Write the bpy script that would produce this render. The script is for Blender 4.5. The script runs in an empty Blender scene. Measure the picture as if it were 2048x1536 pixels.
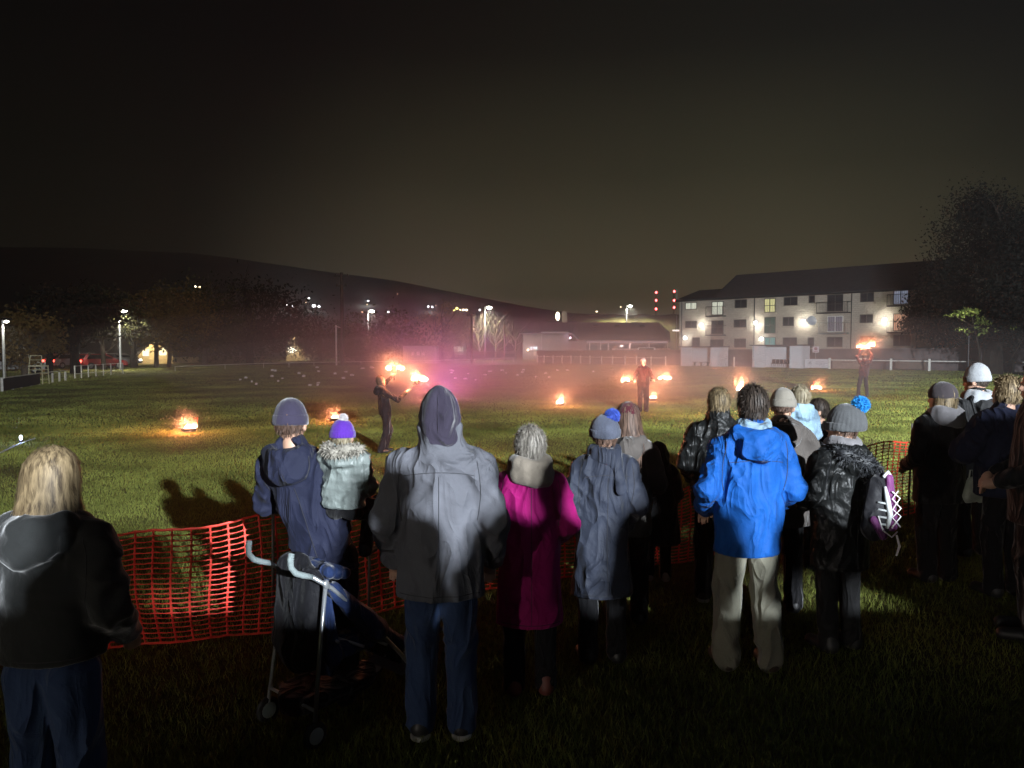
import bpy, math, random
import numpy as np
from mathutils import Vector, Matrix
R = math.radians
random.seed(7)
RNG = np.random.default_rng(11)
SC = bpy.context.scene
COL = SC.collection

# ---------------------------------------------------------------- camera
FPX, CX, CY, HCAM = 1500.0, 1024.0, 768.0, 2.05      # focal length in photo pixels, photo centre, eye height
PITCH = math.atan((768 - 695) / 1500.0)
cam_d = bpy.data.cameras.new('camera')
cam_d.sensor_width = 36.0
cam_d.lens = FPX / 2048 * 36.0
cam_d.clip_start, cam_d.clip_end = 0.1, 3000
cam = bpy.data.objects.new('camera', cam_d)
cam.location = (0, 0, HCAM)
cam.rotation_euler = (R(90) - PITCH, 0, 0)
COL.objects.link(cam)
SC.camera = cam

# ---------------------------------------------------------------- exposure / renderer
SC.view_settings.view_transform = 'Standard'
SC.view_settings.look = 'None'
SC.view_settings.exposure = 0.0
SC.view_settings.gamma = 1.0
SC.cycles.use_denoising = True
SC.cycles.use_light_tree = True
SC.cycles.max_bounces = 5
SC.cycles.diffuse_bounces = 2
SC.cycles.glossy_bounces = 2
SC.cycles.transmission_bounces = 3
SC.cycles.transparent_max_bounces = 12
SC.cycles.volume_bounces = 0
SC.cycles.sample_clamp_indirect = 1.0
SC.cycles.sample_clamp_direct = 0.0
SC.cycles.caustics_reflective = False
SC.cycles.caustics_refractive = False

# ---------------------------------------------------------------- night sky
W = bpy.data.worlds.new('World')
SC.world = W
W.use_nodes = True
nt = W.node_tree
nt.nodes.clear()
tc = nt.nodes.new('ShaderNodeTexCoord')
sx = nt.nodes.new('ShaderNodeSeparateXYZ')
nt.links.new(tc.outputs['Generated'], sx.inputs[0])
rampn = nt.nodes.new('ShaderNodeValToRGB')
nt.links.new(sx.outputs['Z'], rampn.inputs[0])
cr = rampn.color_ramp
cr.elements[0].position = 0.0
cr.elements[0].color = (.122, .106, .064, 1)
cr.elements[1].position = 0.62
cr.elements[1].color = (.0018, .0019, .0012, 1)
for p, c in ((.06, (.108, .094, .056)), (.13, (.066, .059, .033)), (.22, (.031, .0295, .0155)), (.36, (.0066, .0070, .0038))):
    e = cr.elements.new(p)
    e.color = (*c, 1)
# the town glow is brightest over the valley ahead and dies away to the left
vd = nt.nodes.new('ShaderNodeVectorMath'); vd.operation = 'DOT_PRODUCT'
vd.inputs[1].default_value = (.17, .985, 0)
nt.links.new(tc.outputs['Generated'], vd.inputs[0])
mr = nt.nodes.new('ShaderNodeMapRange')
mr.inputs[1].default_value, mr.inputs[2].default_value = .82, 1.0
mr.interpolation_type = 'SMOOTHSTEP'
mr.inputs[3].default_value, mr.inputs[4].default_value = .07, 1.0
nt.links.new(vd.outputs['Value'], mr.inputs[0])
nz = nt.nodes.new('ShaderNodeTexNoise')
nz.inputs['Scale'].default_value = 2.2
nz.inputs['Detail'].default_value = 4
nt.links.new(tc.outputs['Generated'], nz.inputs['Vector'])
mr2 = nt.nodes.new('ShaderNodeMapRange')
mr2.inputs[1].default_value, mr2.inputs[2].default_value = .3, .7
mr2.inputs[3].default_value, mr2.inputs[4].default_value = .86, 1.14
nt.links.new(nz.outputs['Fac'], mr2.inputs[0])
mu = nt.nodes.new('ShaderNodeMath'); mu.operation = 'MULTIPLY'
nt.links.new(mr.outputs[0], mu.inputs[0]); nt.links.new(mr2.outputs[0], mu.inputs[1])
bg = nt.nodes.new('ShaderNodeBackground')
nt.links.new(rampn.outputs[0], bg.inputs['Color'])
nt.links.new(mu.outputs[0], bg.inputs['Strength'])
wo = nt.nodes.new('ShaderNodeOutputWorld')
nt.links.new(bg.outputs[0], wo.inputs['Surface'])

# ---------------------------------------------------------------- pixel <-> place
CP, SP = math.cos(PITCH), math.sin(PITCH)
def ray(px, py):
    u, v = (px - CX) / FPX, (CY - py) / FPX
    return Vector((u, CP + v * SP, -SP + v * CP))
def at(px, py, Y):
    d = ray(px, py)
    return Vector((0, 0, HCAM)) + d * (Y / d.y)
def ground_at(px, py, z=0.0):
    d = ray(px, py)
    return Vector((0, 0, HCAM)) + d * ((z - HCAM) / d.z)

# ---------------------------------------------------------------- helpers
def tag(o, label=None, cat=None, group=None, kind=None):
    if label: o['label'] = label
    if cat: o['category'] = cat
    if group: o['group'] = group
    if kind: o['kind'] = kind
    return o

def link(name, me, parent=None, mats=()):
    o = bpy.data.objects.new(name, me)
    COL.objects.link(o)
    if me is not None:
        for m in mats: me.materials.append(m)
    if parent: o.parent = parent
    return o

def empty(name, loc=(0, 0, 0), rz=0.0):
    o = bpy.data.objects.new(name, None)
    o.empty_display_size = .2
    o.location = loc
    o.rotation_euler = (0, 0, rz)
    COL.objects.link(o)
    return o

def np_mesh(name, verts, faces, smooth=False):
    """verts (n,3); faces (m,3) or (m,4) arrays"""
    me = bpy.data.meshes.new(name)
    verts = np.asarray(verts, dtype=np.float32); faces = np.asarray(faces, dtype=np.int32)
    k = faces.shape[1]
    me.vertices.add(len(verts)); me.vertices.foreach_set('co', verts.ravel())
    me.loops.add(faces.size); me.loops.foreach_set('vertex_index', faces.ravel())
    me.polygons.add(len(faces))
    me.polygons.foreach_set('loop_start', np.arange(0, faces.size, k, dtype=np.int32))
    me.polygons.foreach_set('loop_total', np.full(len(faces), k, dtype=np.int32))
    if smooth: me.polygons.foreach_set('use_smooth', np.ones(len(faces), dtype=bool))
    me.update(calc_edges=True)
    return me

class MB:
    """collects simple solids that belong to ONE mesh"""
    def __init__(s): s.v = []; s.f = []
    def add(s, v, f):
        n = len(s.v); s.v += [tuple(p) for p in v]; s.f += [tuple(i + n for i in q) for q in f]; return s
    def box(s, c, d, rz=0.0, rx=0.0, ry=0.0, bev=0.0):
        hx, hy, hz = d[0] / 2, d[1] / 2, d[2] / 2
        M = Matrix.Rotation(rz, 3, 'Z') @ Matrix.Rotation(ry, 3, 'Y') @ Matrix.Rotation(rx, 3, 'X')
        c = Vector(c)
        if bev <= 0:
            p = [(-hx, -hy, -hz), (hx, -hy, -hz), (hx, hy, -hz), (-hx, hy, -hz), (-hx, -hy, hz), (hx, -hy, hz), (hx, hy, hz), (-hx, hy, hz)]
            return s.add([c + M @ Vector(q) for q in p], [(3, 2, 1, 0), (4, 5, 6, 7), (0, 1, 5, 4), (1, 2, 6, 5), (2, 3, 7, 6), (3, 0, 4, 7)])
        b = min(bev, hx * .9, hy * .9, hz * .9)
        rings = []
        for z, i in ((-hz, b), (-hz + b, 0), (hz - b, 0), (hz, b)):
            x, y = hx - i, hy - i
            k = b if i == 0 else b * .3
            rings.append([(-x + k, -y, z), (x - k, -y, z), (x, -y + k, z), (x, y - k, z), (x - k, y, z), (-x + k, y, z), (-x, y - k, z), (-x, -y + k, z)])
        v = [c + M @ Vector(q) for r in rings for q in r]
        f = [tuple(range(7, -1, -1)), tuple(range(24, 32))]
        for r in range(3):
            for i in range(8):
                j = (i + 1) % 8
                f.append((r * 8 + i, r * 8 + j, r * 8 + 8 + j, r * 8 + 8 + i))
        return s.add(v, f)
    def tube(s, pts, r, n=8, caps=True):
        pts = [Vector(p) for p in pts]
        rs = r if isinstance(r, (list, tuple)) else [r] * len(pts)
        v, f = [], []
        up = None
        for i, p in enumerate(pts):
            t = (pts[min(i + 1, len(pts) - 1)] - pts[max(i - 1, 0)])
            t = t.normalized() if t.length > 1e-9 else Vector((0, 0, 1))
            if up is None:
                up = t.orthogonal().normalized()
            else:
                up = up - t * up.dot(t)
                up = up.normalized() if up.length > 1e-6 else t.orthogonal().normalized()
            w = t.cross(up)
            for k in range(n):
                a = 2 * math.pi * k / n
                v.append(p + (up * math.cos(a) + w * math.sin(a)) * rs[i])
        for i in range(len(pts) - 1):
            for k in range(n):
                j = (k + 1) % n
                f.append((i * n + k, i * n + j, i * n + n + j, i * n + n + k))
        if caps:
            f.append(tuple(range(n - 1, -1, -1))); f.append(tuple(range((len(pts) - 1) * n, len(pts) * n)))
        return s.add(v, f)
    def lathe(s, prof, c=(0, 0, 0), n=16, M=None):
        """prof: list of (radius, z)"""
        v, f = [], []
        c = Vector(c)
        for r, z in prof:
            for k in range(n):
                a = 2 * math.pi * k / n
                q = Vector((r * math.cos(a), r * math.sin(a), z))
                v.append(c + (M @ q if M is not None else q))
        for i in range(len(prof) - 1):
            for k in range(n):
                j = (k + 1) % n
                f.append((i * n + k, i * n + j, i * n + n + j, i * n + n + k))
        f.append(tuple(range(n - 1, -1, -1))); f.append(tuple(range((len(prof) - 1) * n, len(prof) * n)))
        return s.add(v, f)
    def ball(s, c, r, n=12, m=8):
        rr = r if isinstance(r, (tuple, list)) else (r, r, r)
        v, f = [], []
        for i in range(m + 1):
            th = math.pi * i / m
            for k in range(n):
                a = 2 * math.pi * k / n
                v.append((c[0] + rr[0] * math.sin(th) * math.cos(a), c[1] + rr[1] * math.sin(th) * math.sin(a), c[2] - rr[2] * math.cos(th)))
        for i in range(m):
            for k in range(n):
                j = (k + 1) % n
                f.append((i * n + k, i * n + j, i * n + n + j, i * n + n + k))
        return s.add(v, f)
    def sheet(s, q, t):
        """a quad of four points with thickness t"""
        q = [Vector(p) for p in q]
        nrm = (q[1] - q[0]).cross(q[3] - q[0]).normalized() * t
        v = q + [p - nrm for p in q]
        return s.add(v, [(0, 1, 2, 3), (7, 6, 5, 4), (1, 0, 4, 5), (2, 1, 5, 6), (3, 2, 6, 7), (0, 3, 7, 4)])
    def build(s, name, mat, parent=None, smooth=False, loc=None):
        me = bpy.data.meshes.new(name)
        me.from_pydata(s.v, [], s.f)
        if smooth:
            me.polygons.foreach_set('use_smooth', [True] * len(me.polygons))
        me.update()
        o = link(name, me, parent, [mat] if mat else [])
        if loc is not None: o.location = loc
        return o

# ---------------------------------------------------------------- materials
def mat_new(name):
    m = bpy.data.materials.new(name); m.use_nodes = True
    n = m.node_tree
    b = n.nodes['Principled BSDF']
    return m, n, b

def surf(name, col, rough=.7, var=.15, scale=6.0, bump=0.0, bscale=40.0, metal=0.0, sheen=0.0, spec=.5, coat=0.0, stretch=None):
    m, n, b = mat_new(name)
    tc = n.nodes.new('ShaderNodeTexCoord')
    src = tc.outputs['Object']
    if stretch:
        mp = n.nodes.new('ShaderNodeMapping'); mp.inputs['Scale'].default_value = stretch
        n.links.new(src, mp.inputs[0]); src = mp.outputs[0]
    no = n.nodes.new('ShaderNodeTexNoise')
    no.inputs['Scale'].default_value = scale; no.inputs['Detail'].default_value = 5
    n.links.new(src, no.inputs['Vector'])
    cr = n.nodes.new('ShaderNodeValToRGB')
    lo = tuple(max(0, c * (1 - var)) for c in col); hi = tuple(min(1, c * (1 + var)) for c in col)
    cr.color_ramp.elements[0].position, cr.color_ramp.elements[1].position = .3, .7
    cr.color_ramp.elements[0].color = (*lo, 1); cr.color_ramp.elements[1].color = (*hi, 1)
    n.links.new(no.outputs['Fac'], cr.inputs[0])
    n.links.new(cr.outputs[0], b.inputs['Base Color'])
    b.inputs['Roughness'].default_value = rough
    b.inputs['Metallic'].default_value = metal
    b.inputs['Specular IOR Level'].default_value = spec
    if sheen:
        b.inputs['Sheen Weight'].default_value = sheen
        b.inputs['Sheen Roughness'].default_value = .4
    if coat: b.inputs['Coat Weight'].default_value = coat
    if bump:
        n2 = n.nodes.new('ShaderNodeTexNoise'); n2.inputs['Scale'].default_value = bscale; n2.inputs['Detail'].default_value = 3
        n.links.new(src, n2.inputs['Vector'])
        bp = n.nodes.new('ShaderNodeBump'); bp.inputs['Strength'].default_value = bump; bp.inputs['Distance'].default_value = .01
        n.links.new(n2.outputs['Fac'], bp.inputs['Height']); n.links.new(bp.outputs[0], b.inputs['Normal'])
    return m

def cloth(name, col, rough=.8, sheen=.15, weave=450.0, wstr=.25, var=.12, spec=.2, soft=.0, sscale=22, crease=.8):
    """woven cloth: fine weave bump plus crumple bump"""
    col = tuple(c * .64 for c in col)                  # every cloth colour scaled down to balance the strong floodlight
    if any(w in name for w in ('knit', 'hat', 'fleece')): crease *= .12
    m = surf(name, col, rough, var, 5.0, 0, sheen=sheen, spec=spec)
    n = m.node_tree; b = n.nodes['Principled BSDF']
    tc = [x for x in n.nodes if x.type == 'TEX_COORD'][0]
    w = n.nodes.new('ShaderNodeTexNoise'); w.inputs['Scale'].default_value = weave; w.inputs['Detail'].default_value = 1
    n.links.new(tc.outputs['Object'], w.inputs['Vector'])
    b1 = n.nodes.new('ShaderNodeBump'); b1.inputs['Strength'].default_value = wstr; b1.inputs['Distance'].default_value = .002
    n.links.new(w.outputs['Fac'], b1.inputs['Height'])
    c = n.nodes.new('ShaderNodeTexNoise'); c.inputs['Scale'].default_value = sscale; c.inputs['Detail'].default_value = 4; c.inputs['Distortion'].default_value = .6
    n.links.new(tc.outputs['Object'], c.inputs['Vector'])
    b2 = n.nodes.new('ShaderNodeBump'); b2.inputs['Strength'].default_value = (soft * 1.4) or .35; b2.inputs['Distance'].default_value = .012
    n.links.new(c.outputs['Fac'], b2.inputs['Height']); n.links.new(b1.outputs[0], b2.inputs['Normal'])
    # long sharp pull creases
    mp = n.nodes.new('ShaderNodeMapping'); mp.inputs['Scale'].default_value = (7, 7, 2.6); mp.inputs['Rotation'].default_value = (0, .35, 0)
    n.links.new(tc.outputs['Object'], mp.inputs[0])
    rg = n.nodes.new('ShaderNodeTexNoise'); rg.noise_type = 'RIDGED_MULTIFRACTAL'; rg.inputs['Scale'].default_value = 1.0; rg.inputs['Detail'].default_value = 3; rg.inputs['Distortion'].default_value = .9; rg.inputs['Offset'].default_value = .95
    n.links.new(mp.outputs[0], rg.inputs['Vector'])
    b3 = n.nodes.new('ShaderNodeBump'); b3.inputs['Strength'].default_value = crease; b3.inputs['Distance'].default_value = .03
    n.links.new(rg.outputs['Fac'], b3.inputs['Height']); n.links.new(b2.outputs[0], b3.inputs['Normal'])
    n.links.new(b3.outputs[0], b.inputs['Normal'])
    return m

def glow(name, col, strength, sampling='NONE'):
    m = bpy.data.materials.new(name); m.use_nodes = True
    n = m.node_tree; n.nodes.clear()
    e = n.nodes.new('ShaderNodeEmission'); e.inputs[0].default_value = (*col, 1); e.inputs[1].default_value = strength
    o = n.nodes.new('ShaderNodeOutputMaterial'); n.links.new(e.outputs[0], o.inputs[0])
    if sampling: m.cycles.emission_sampling = sampling
    return m

def leafmat(name, col, var=.35, transl=.35, scale=1.2):
    m, n, b = mat_new(name)
    tc = n.nodes.new('ShaderNodeTexCoord')
    no = n.nodes.new('ShaderNodeTexNoise'); no.inputs['Scale'].default_value = scale; no.inputs['Detail'].default_value = 6
    n.links.new(tc.outputs['Object'], no.inputs['Vector'])
    cr = n.nodes.new('ShaderNodeValToRGB')
    cr.color_ramp.elements[0].position, cr.color_ramp.elements[1].position = .32, .68
    cr.color_ramp.elements[0].color = (*[c * (1 - var) for c in col], 1)
    cr.color_ramp.elements[1].color = (*[min(1, c * (1 + var)) for c in col], 1)
    n.links.new(no.outputs['Fac'], cr.inputs[0])
    n.links.new(cr.outputs[0], b.inputs['Base Color']); b.inputs['Roughness'].default_value = .75; b.inputs['Specular IOR Level'].default_value = .12
    tr = n.nodes.new('ShaderNodeBsdfTranslucent'); n.links.new(cr.outputs[0], tr.inputs[0])
    mx = n.nodes.new('ShaderNodeMixShader'); mx.inputs[0].default_value = transl
    out = [x for x in n.nodes if x.type == 'OUTPUT_MATERIAL'][0]
    n.links.new(b.outputs[0], mx.inputs[1]); n.links.new(tr.outputs[0], mx.inputs[2]); n.links.new(mx.outputs[0], out.inputs[0])
    return m

def lamp(name, kind, loc, col, power, parent=None, radius=.05, aim=None, size=None, blend=.5):
    d = bpy.data.lights.new(name, kind)
    d.color = col; d.energy = power; d.shadow_soft_size = radius
    if kind == 'SPOT':
        d.spot_size = R(size); d.spot_blend = blend
    o = bpy.data.objects.new(name, d)
    COL.objects.link(o)
    o.location = loc
    if parent: o.parent = parent
    if aim is not None:
        o.rotation_euler = Vector(aim).to_track_quat('-Z', 'Y').to_euler()
    return o

M_WHITE = surf('white paint', (.74, .74, .72), .55, .08, 3, .1, 30)
M_DARKMETAL = surf('dark steel', (.035, .035, .038), .5, .2, 8, metal=.6)
M_GALV = surf('galvanised steel', (.42, .43, .43), .42, .12, 10, metal=.85)
M_WOODPOLE = surf('weathered pole timber', (.06, .045, .032), .85, .3, 5, .4, 30, stretch=(6, 6, .6))
M_BARK = surf('bark', (.07, .055, .04), .9, .35, 8, .8, 22, stretch=(3, 3, .8))

# ---------------------------------------------------------------- pitch floodlight behind the spectators
def floodlight():
    loc = Vector((10, -16, 0))
    r = empty('floodlight_mast', loc)
    tag(r, 'tall mast carrying two bright white floodlights behind the spectators', 'floodlight')
    m = MB(); m.tube([(0, 0, 0), (0, 0, 7.4)], [.09, .05], 10); m.box((0, 0, .03), (.5, .5, .06))
    m.build('mast', M_GALV, r)
    for x, z, aim, pw, size, bl, rad in ((0, 6.5, (-.14, 1, -.20), FLOOD, 118, .7, .2), (.1, 7.2, (.20, 1, -.05), FLOOD_FAR, 58, 1.0, .1)):
        h = MB(); h.box((x, -.12, z), (.5, .16, .34), bev=.02); h.tube([(x - .28, -.1, z - .21), (x - .28, -.1, z)], .015); h.tube([(x + .28, -.1, z - .21), (x + .28, -.1, z)], .015); h.tube([(x - .28, -.1, z - .21), (x + .28, -.1, z - .21)], .015)
        hd = h.build('lamp_head', M_DARKMETAL, r)
        l = MB(); l.box((x, -.03, z), (.44, .012, .28))
        l.build('lens', glow('floodlight lens', (.85, .93, 1), 40, 'NONE'), hd)
        lamp('floodlight_beam', 'SPOT', (x, .02, z), (.86, .93, 1.0), pw, r, rad, Vector(aim).normalized(), size, bl)
FLOOD = 140000
FLOOD_FAR = 200000
PURPLE = 1700
RED = 5200
floodlight()
FILL = 2800  # strength of the added fill lamp
def fill_light():
    """unseen fill lamp, added far behind the spectators: it grazes over the grass and reaches coats and netting"""
    r = empty('fill_light', (-14, -16, 0)); tag(r, 'unseen added fill lamp on a tripod far behind the spectators', 'fill lamp')
    m = MB(); m.tube([(0, 0, .5), (0, 0, 1.45)], .02, 8)
    for a in (0, 2.09, 4.19): m.tube([(0, 0, .6), (.45 * math.cos(a), .45 * math.sin(a), 0)], .014, 6)
    m.build('tripod', M_DARKMETAL, r)
    h = MB(); h.box((0, -.06, 1.6), (.34, .1, .26), -.5, bev=.02); hd = h.build('lamp_head', M_DARKMETAL, r)
    l = MB(); l.box((.02, .0, 1.6), (.28, .01, .2), -.5); l.build('lens', glow('fill lamp lens', (1, .92, .82), 20, 'NONE'), hd)
    lamp('fill_beam', 'SPOT', (.05, .06, 1.6), (1, .90, .80), FILL, r, .12, (.58, 1, -.02), 75, .6)
fill_light()
# ================================================================ ground
def grass_mat():
    m, n, b = mat_new('pitch grass')
    tc = n.nodes.new('ShaderNodeTexCoord')
    a = n.nodes.new('ShaderNodeTexNoise'); a.inputs['Scale'].default_value = .35; a.inputs['Detail'].default_value = 8
    f = n.nodes.new('ShaderNodeTexNoise'); f.inputs['Scale'].default_value = 9; f.inputs['Detail'].default_value = 6; f.inputs['Roughness'].default_value = .75
    for q in (a, f): n.links.new(tc.outputs['Object'], q.inputs['Vector'])
    mx = n.nodes.new('ShaderNodeMath'); mx.operation = 'ADD'
    m1 = n.nodes.new('ShaderNodeMath'); m1.operation = 'MULTIPLY'; m1.inputs[1].default_value = .45
    m2 = n.nodes.new('ShaderNodeMath'); m2.operation = 'MULTIPLY'; m2.inputs[1].default_value = .55
    n.links.new(a.outputs['Fac'], m1.inputs[0]); n.links.new(f.outputs['Fac'], m2.inputs[0])
    n.links.new(m1.outputs[0], mx.inputs[0]); n.links.new(m2.outputs[0], mx.inputs[1])
    cr = n.nodes.new('ShaderNodeValToRGB')
    cr.color_ramp.elements[0].position, cr.color_ramp.elements[1].position = .36, .66
    cr.color_ramp.elements[0].color = (.052, .062, .014, 1); cr.color_ramp.elements[1].color = (.195, .195, .046, 1)
    e0 = cr.color_ramp.elements.new(.44); e0.color = (.075, .060, .030, 1)      # worn muddy patches
    n.links.new(mx.outputs[0], cr.inputs[0]); n.links.new(cr.outputs[0], b.inputs['Base Color'])
    b.inputs['Roughness'].default_value = .9; b.inputs['Specular IOR Level'].default_value = .15
    bp = n.nodes.new('ShaderNodeBump'); bp.inputs['Strength'].default_value = .9; bp.inputs['Distance'].default_value = .08
    n.links.new(f.outputs['Fac'], bp.inputs['Height']); n.links.new(bp.outputs[0], b.inputs['Normal'])
    return m
M_GRASS = grass_mat()
def build_ground():
    def axis(lo, hi, fine_lo, fine_hi, n_fine, n_out):
        return np.concatenate([np.linspace(lo, fine_lo, n_out, endpoint=False), np.linspace(fine_lo, fine_hi, n_fine, endpoint=False), np.linspace(fine_hi, hi, n_out)])
    xs = axis(-900, 900, -45, 60, 150, 12); ys = axis(-300, 900, -5, 110, 150, 12)
    X, Y = np.meshgrid(xs, ys, indexing='ij')
    Z = .018 * np.sin(X * .9 + 1.3 * np.sin(Y * .5)) * np.cos(Y * .8) - .012
    V = np.stack([X, Y, Z], -1).reshape(-1, 3)
    nx, ny = len(xs), len(ys)
    i = np.arange(nx - 1)[:, None] * ny + np.arange(ny - 1)[None, :]
    F = np.stack([i, i + ny, i + ny + 1, i + 1], -1).reshape(-1, 4)
    o = link('grass_field', np_mesh('grass_field', V, F, True), None, [M_GRASS])
    tag(o, kind='structure')
build_ground()

M_BLADE = leafmat('grass blades', (.192, .218, .050), .55, .25, .45)
def blades(n, xr, yr, h, w, seed, spread=None):
    g = np.random.default_rng(seed)
    y = yr[0] + (yr[1] - yr[0]) * g.random(n) ** 1.15
    x0 = xr[0] + (xr[1] - xr[0]) * g.random(n)
    x = x0 * (y / yr[1])                      # widen with distance like the field of view
    a = g.random(n) * 2 * np.pi
    hh = h * (.45 + .9 * g.random(n)); ww = w * (.6 + .8 * g.random(n))
    lean = (g.random((n, 2)) - .5) * 1.1 * hh[:, None]
    P = np.stack([x, y, np.full(n, -.015)], -1)
    d = np.stack([np.cos(a), np.sin(a), np.zeros(n)], -1) * ww[:, None]
    T = P + np.concatenate([lean, hh[:, None]], 1)
    V = np.stack([P - d, P + d, T], 1).reshape(-1, 3)
    return V
def build_grass():
    V = np.concatenate([
        blades(150000, (-6.8, 7.5), (2.2, 8.5), .055, .0035, 1),
        blades(330000, (-14.5, 14.5), (8.0, 19), .04, .0045, 2),
        blades(260000, (-30, 30), (18, 40), .045, .010, 3),
        blades(200000, (-64, 64), (38, 88), .05, .028, 4)])
    F = np.arange(len(V), dtype=np.int32).reshape(-1, 3)
    o = link('grass', np_mesh('grass', V, F), None, [M_BLADE])
    tag(o, 'short trampled grass covering the sports pitch', 'grass', kind='stuff')
build_grass()

# pitch line markings
M_LINE = surf('faded line paint', (.5, .52, .45), .9, .35, 9, .2, 60)
def pitch_line(pts, w=.1):
    m = MB()
    for (a, b) in zip(pts[:-1], pts[1:]):
        a, b = Vector(a), Vector(b)
        n = Vector((-(b - a).y, (b - a).x, 0)).normalized() * w / 2
        m.add([a - n, b - n, b + n, a + n], [(0, 1, 2, 3)])
    tag(m.build('pitch_line', M_LINE), kind='structure')
def gl(px, py):
    p = ground_at(px, py); return (p.x, p.y, .022)
pitch_line([gl(-60, 930), gl(0, 908), gl(30, 893), gl(52, 884), gl(70, 879)], .06)
pitch_line([gl(1640, 777), gl(1780, 774), gl(1900, 772), gl(2100, 769)], .12)

# ================================================================ far hills
HILL_N, HILL_F = 175.0, 420.0
RIDGE = [(-700, 470), (-300, 480), (0, 493), (200, 497), (380, 505), (500, 520), (680, 546), (800, 562), (950, 592), (1050, 612), (1150, 626), (1300, 630), (1450, 624), (1700, 606), (2048, 590), (2700, 560)]
def ridge_z(px):
    xs, ys = zip(*RIDGE)
    return at(px, float(np.interp(px, xs, ys)), HILL_F).z
def hill_point(px, t):
    Y = HILL_N + (HILL_F - HILL_N) * t
    zr = ridge_z(px)
    e = t * t * (3 - 2 * t) * .55 + t * .45
    p = at(px, 695, Y)
    z = zr * e + 1.4 * math.sin(px * .021 + t * 5) * math.sin(t * 3.1416) * (zr / 45)
    return Vector((p.x, Y, max(z, 0) - .3))
def build_hills():
    V, F = [], []
    pxs = np.linspace(-900, 2900, 120); ts = np.linspace(0, 1, 26)
    for px in pxs:
        for t in ts: V.append(hill_point(px, t))
        V.append(hill_point(px, 1.0) + Vector((0, 160, -.5 * max(hill_point(px, 1.0).z, 0))))
    k = len(ts) + 1
    for i in range(len(pxs) - 1):
        for j in range(k - 1):
            F.append((i * k + j, i * k + k + j, i * k + k + j + 1, i * k + j + 1))
    m = surf('dark hillside', (.036, .032, .022), .95, .5, .05, .5, .6)
    o = link('hills', np_mesh('hills', V, F, True), None, [m]); tag(o, kind='structure')
build_hills()

def hill_at(px, py):
    best = None
    for i in range(200):
        t = i / 199
        p = hill_point(px, t)
        v = Vector((0, p.y * CP - (p.z - HCAM) * SP, p.y * SP + (p.z - HCAM) * CP))
        yy = CY - FPX * v.z / v.y
        if best is None or abs(yy - py) < best[0]: best = (abs(yy - py), p)
    return best[1]

# lamps scattered on the hillside
G_HILL = [glow('warm village lamp', (1, .78, .48), 9), glow('white village lamp', (.95, .97, 1), 8), glow('yellow village lamp', (1, .85, .25), 7), glow('dim village lamp', (1, .7, .45), 1.6)]
HL = [(393, 573, 1.0, 0), (402, 574, 1.3, 0), (182, 619, .8, 3), (425, 623, .6, 3), (575, 611, .9, 1), (587, 613, .8, 1), (619, 597, .9, 1), (613, 605, .6, 3), (629, 612, 1.5, 1), (639, 613, 1.0, 1),
      (737, 602, .9, 1), (735, 609, .7, 3), (725, 624, .8, 3), (777, 624, .8, 1), (796, 588, .6, 3), (857, 613, .8, 1), (865, 614, .8, 1), (872, 611, .5, 3), (908, 620, 1.1, 2), (914, 617, 1.4, 2), (921, 620, .9, 0), (927, 620, 1.1, 0), (933, 620, 1.1, 0), (960, 620, 1.0, 1), (1193, 623, 1.0, 0), (1241, 614, .7, 0)]
def hill_lamps():
    first = {}
    for px, py, s, k in HL:
        p = hill_at(px, py + 9)
        head = .42 * s
        top = at(px, py, p.y).z
        r = empty('village_lamp', p)
        tag(r, ['warm white village lamp shining far off on the dark hillside', 'cold white village lamp shining far off on the dark hillside', 'yellow village lamp shining far off on the dark hillside', 'faint village lamp hardly showing on the dark hillside'][k], 'lamp', 'village lamps on the far hillside')
        h = max(top - p.z, 1.2)
        MB().tube([(0, 0, 0), (0, 0, h - head)], .05, 6).build('pole', M_DARKMETAL, r)
        MB().ball((0, 0, h), (head, head, head * .8), 10, 6).build('lantern', G_HILL[k], r)
        if px in (587, 629, 737, 865, 921): lamp('village_light', 'POINT', (0, -2.2, h + .3), [(1, .85, .6), (.85, .92, 1), (1, .85, .45), (1, .7, .45)][k], 1300, r, .4)
hill_lamps()
# ================================================================ unseen board fence, added to shade the spectators and the ground at their feet
def rear_fence():
    r = empty('shade_fence', (2, -3, 0))
    tag(r, 'unseen timber board fence added behind the spectators to shade them', 'fence')
    m = surf('dark fence boards', (.10, .075, .05), .85, .3, 3, .5, 40, stretch=(.4, 4, 4))
    # boards below; along the top a narrow slit and gaps and high boards shaped to light or shade people
    z = .5
    while z < 2.68:
        h_ = min(.2, 2.685 - z); MB().box((9.75, .002 * (int(z * 5) % 2), z + h_ / 2), (22.5, .025, h_ - .001)).build('board', m, r); z += h_
    for x0, x1, z0, z1 in ((.5, .9, 2.687, 3.05), (1.9, 2.2, 2.687, 3.05), (2.2, 2.6, 2.715, 3.05), (3.5, 3.85, 2.687, 3.05), (4.3, 4.45, 2.687, 3.05), (4.95, 9, 2.752, 3.05), (9, 23, 2.687, 3.2), (5.7, 7.7, 3.052, 3.6)):
        MB().box(((x0 + x1) / 2 - 2, 0, (z0 + z1) / 2), (x1 - x0, .025, z1 - z0)).build('board', m, r)
    for k in range(9):
        MB().box((-1.4 + k * 2.7, -.08, 1.75), (.1, .1, 2.3)).build('post', m, r)
rear_fence()

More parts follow.
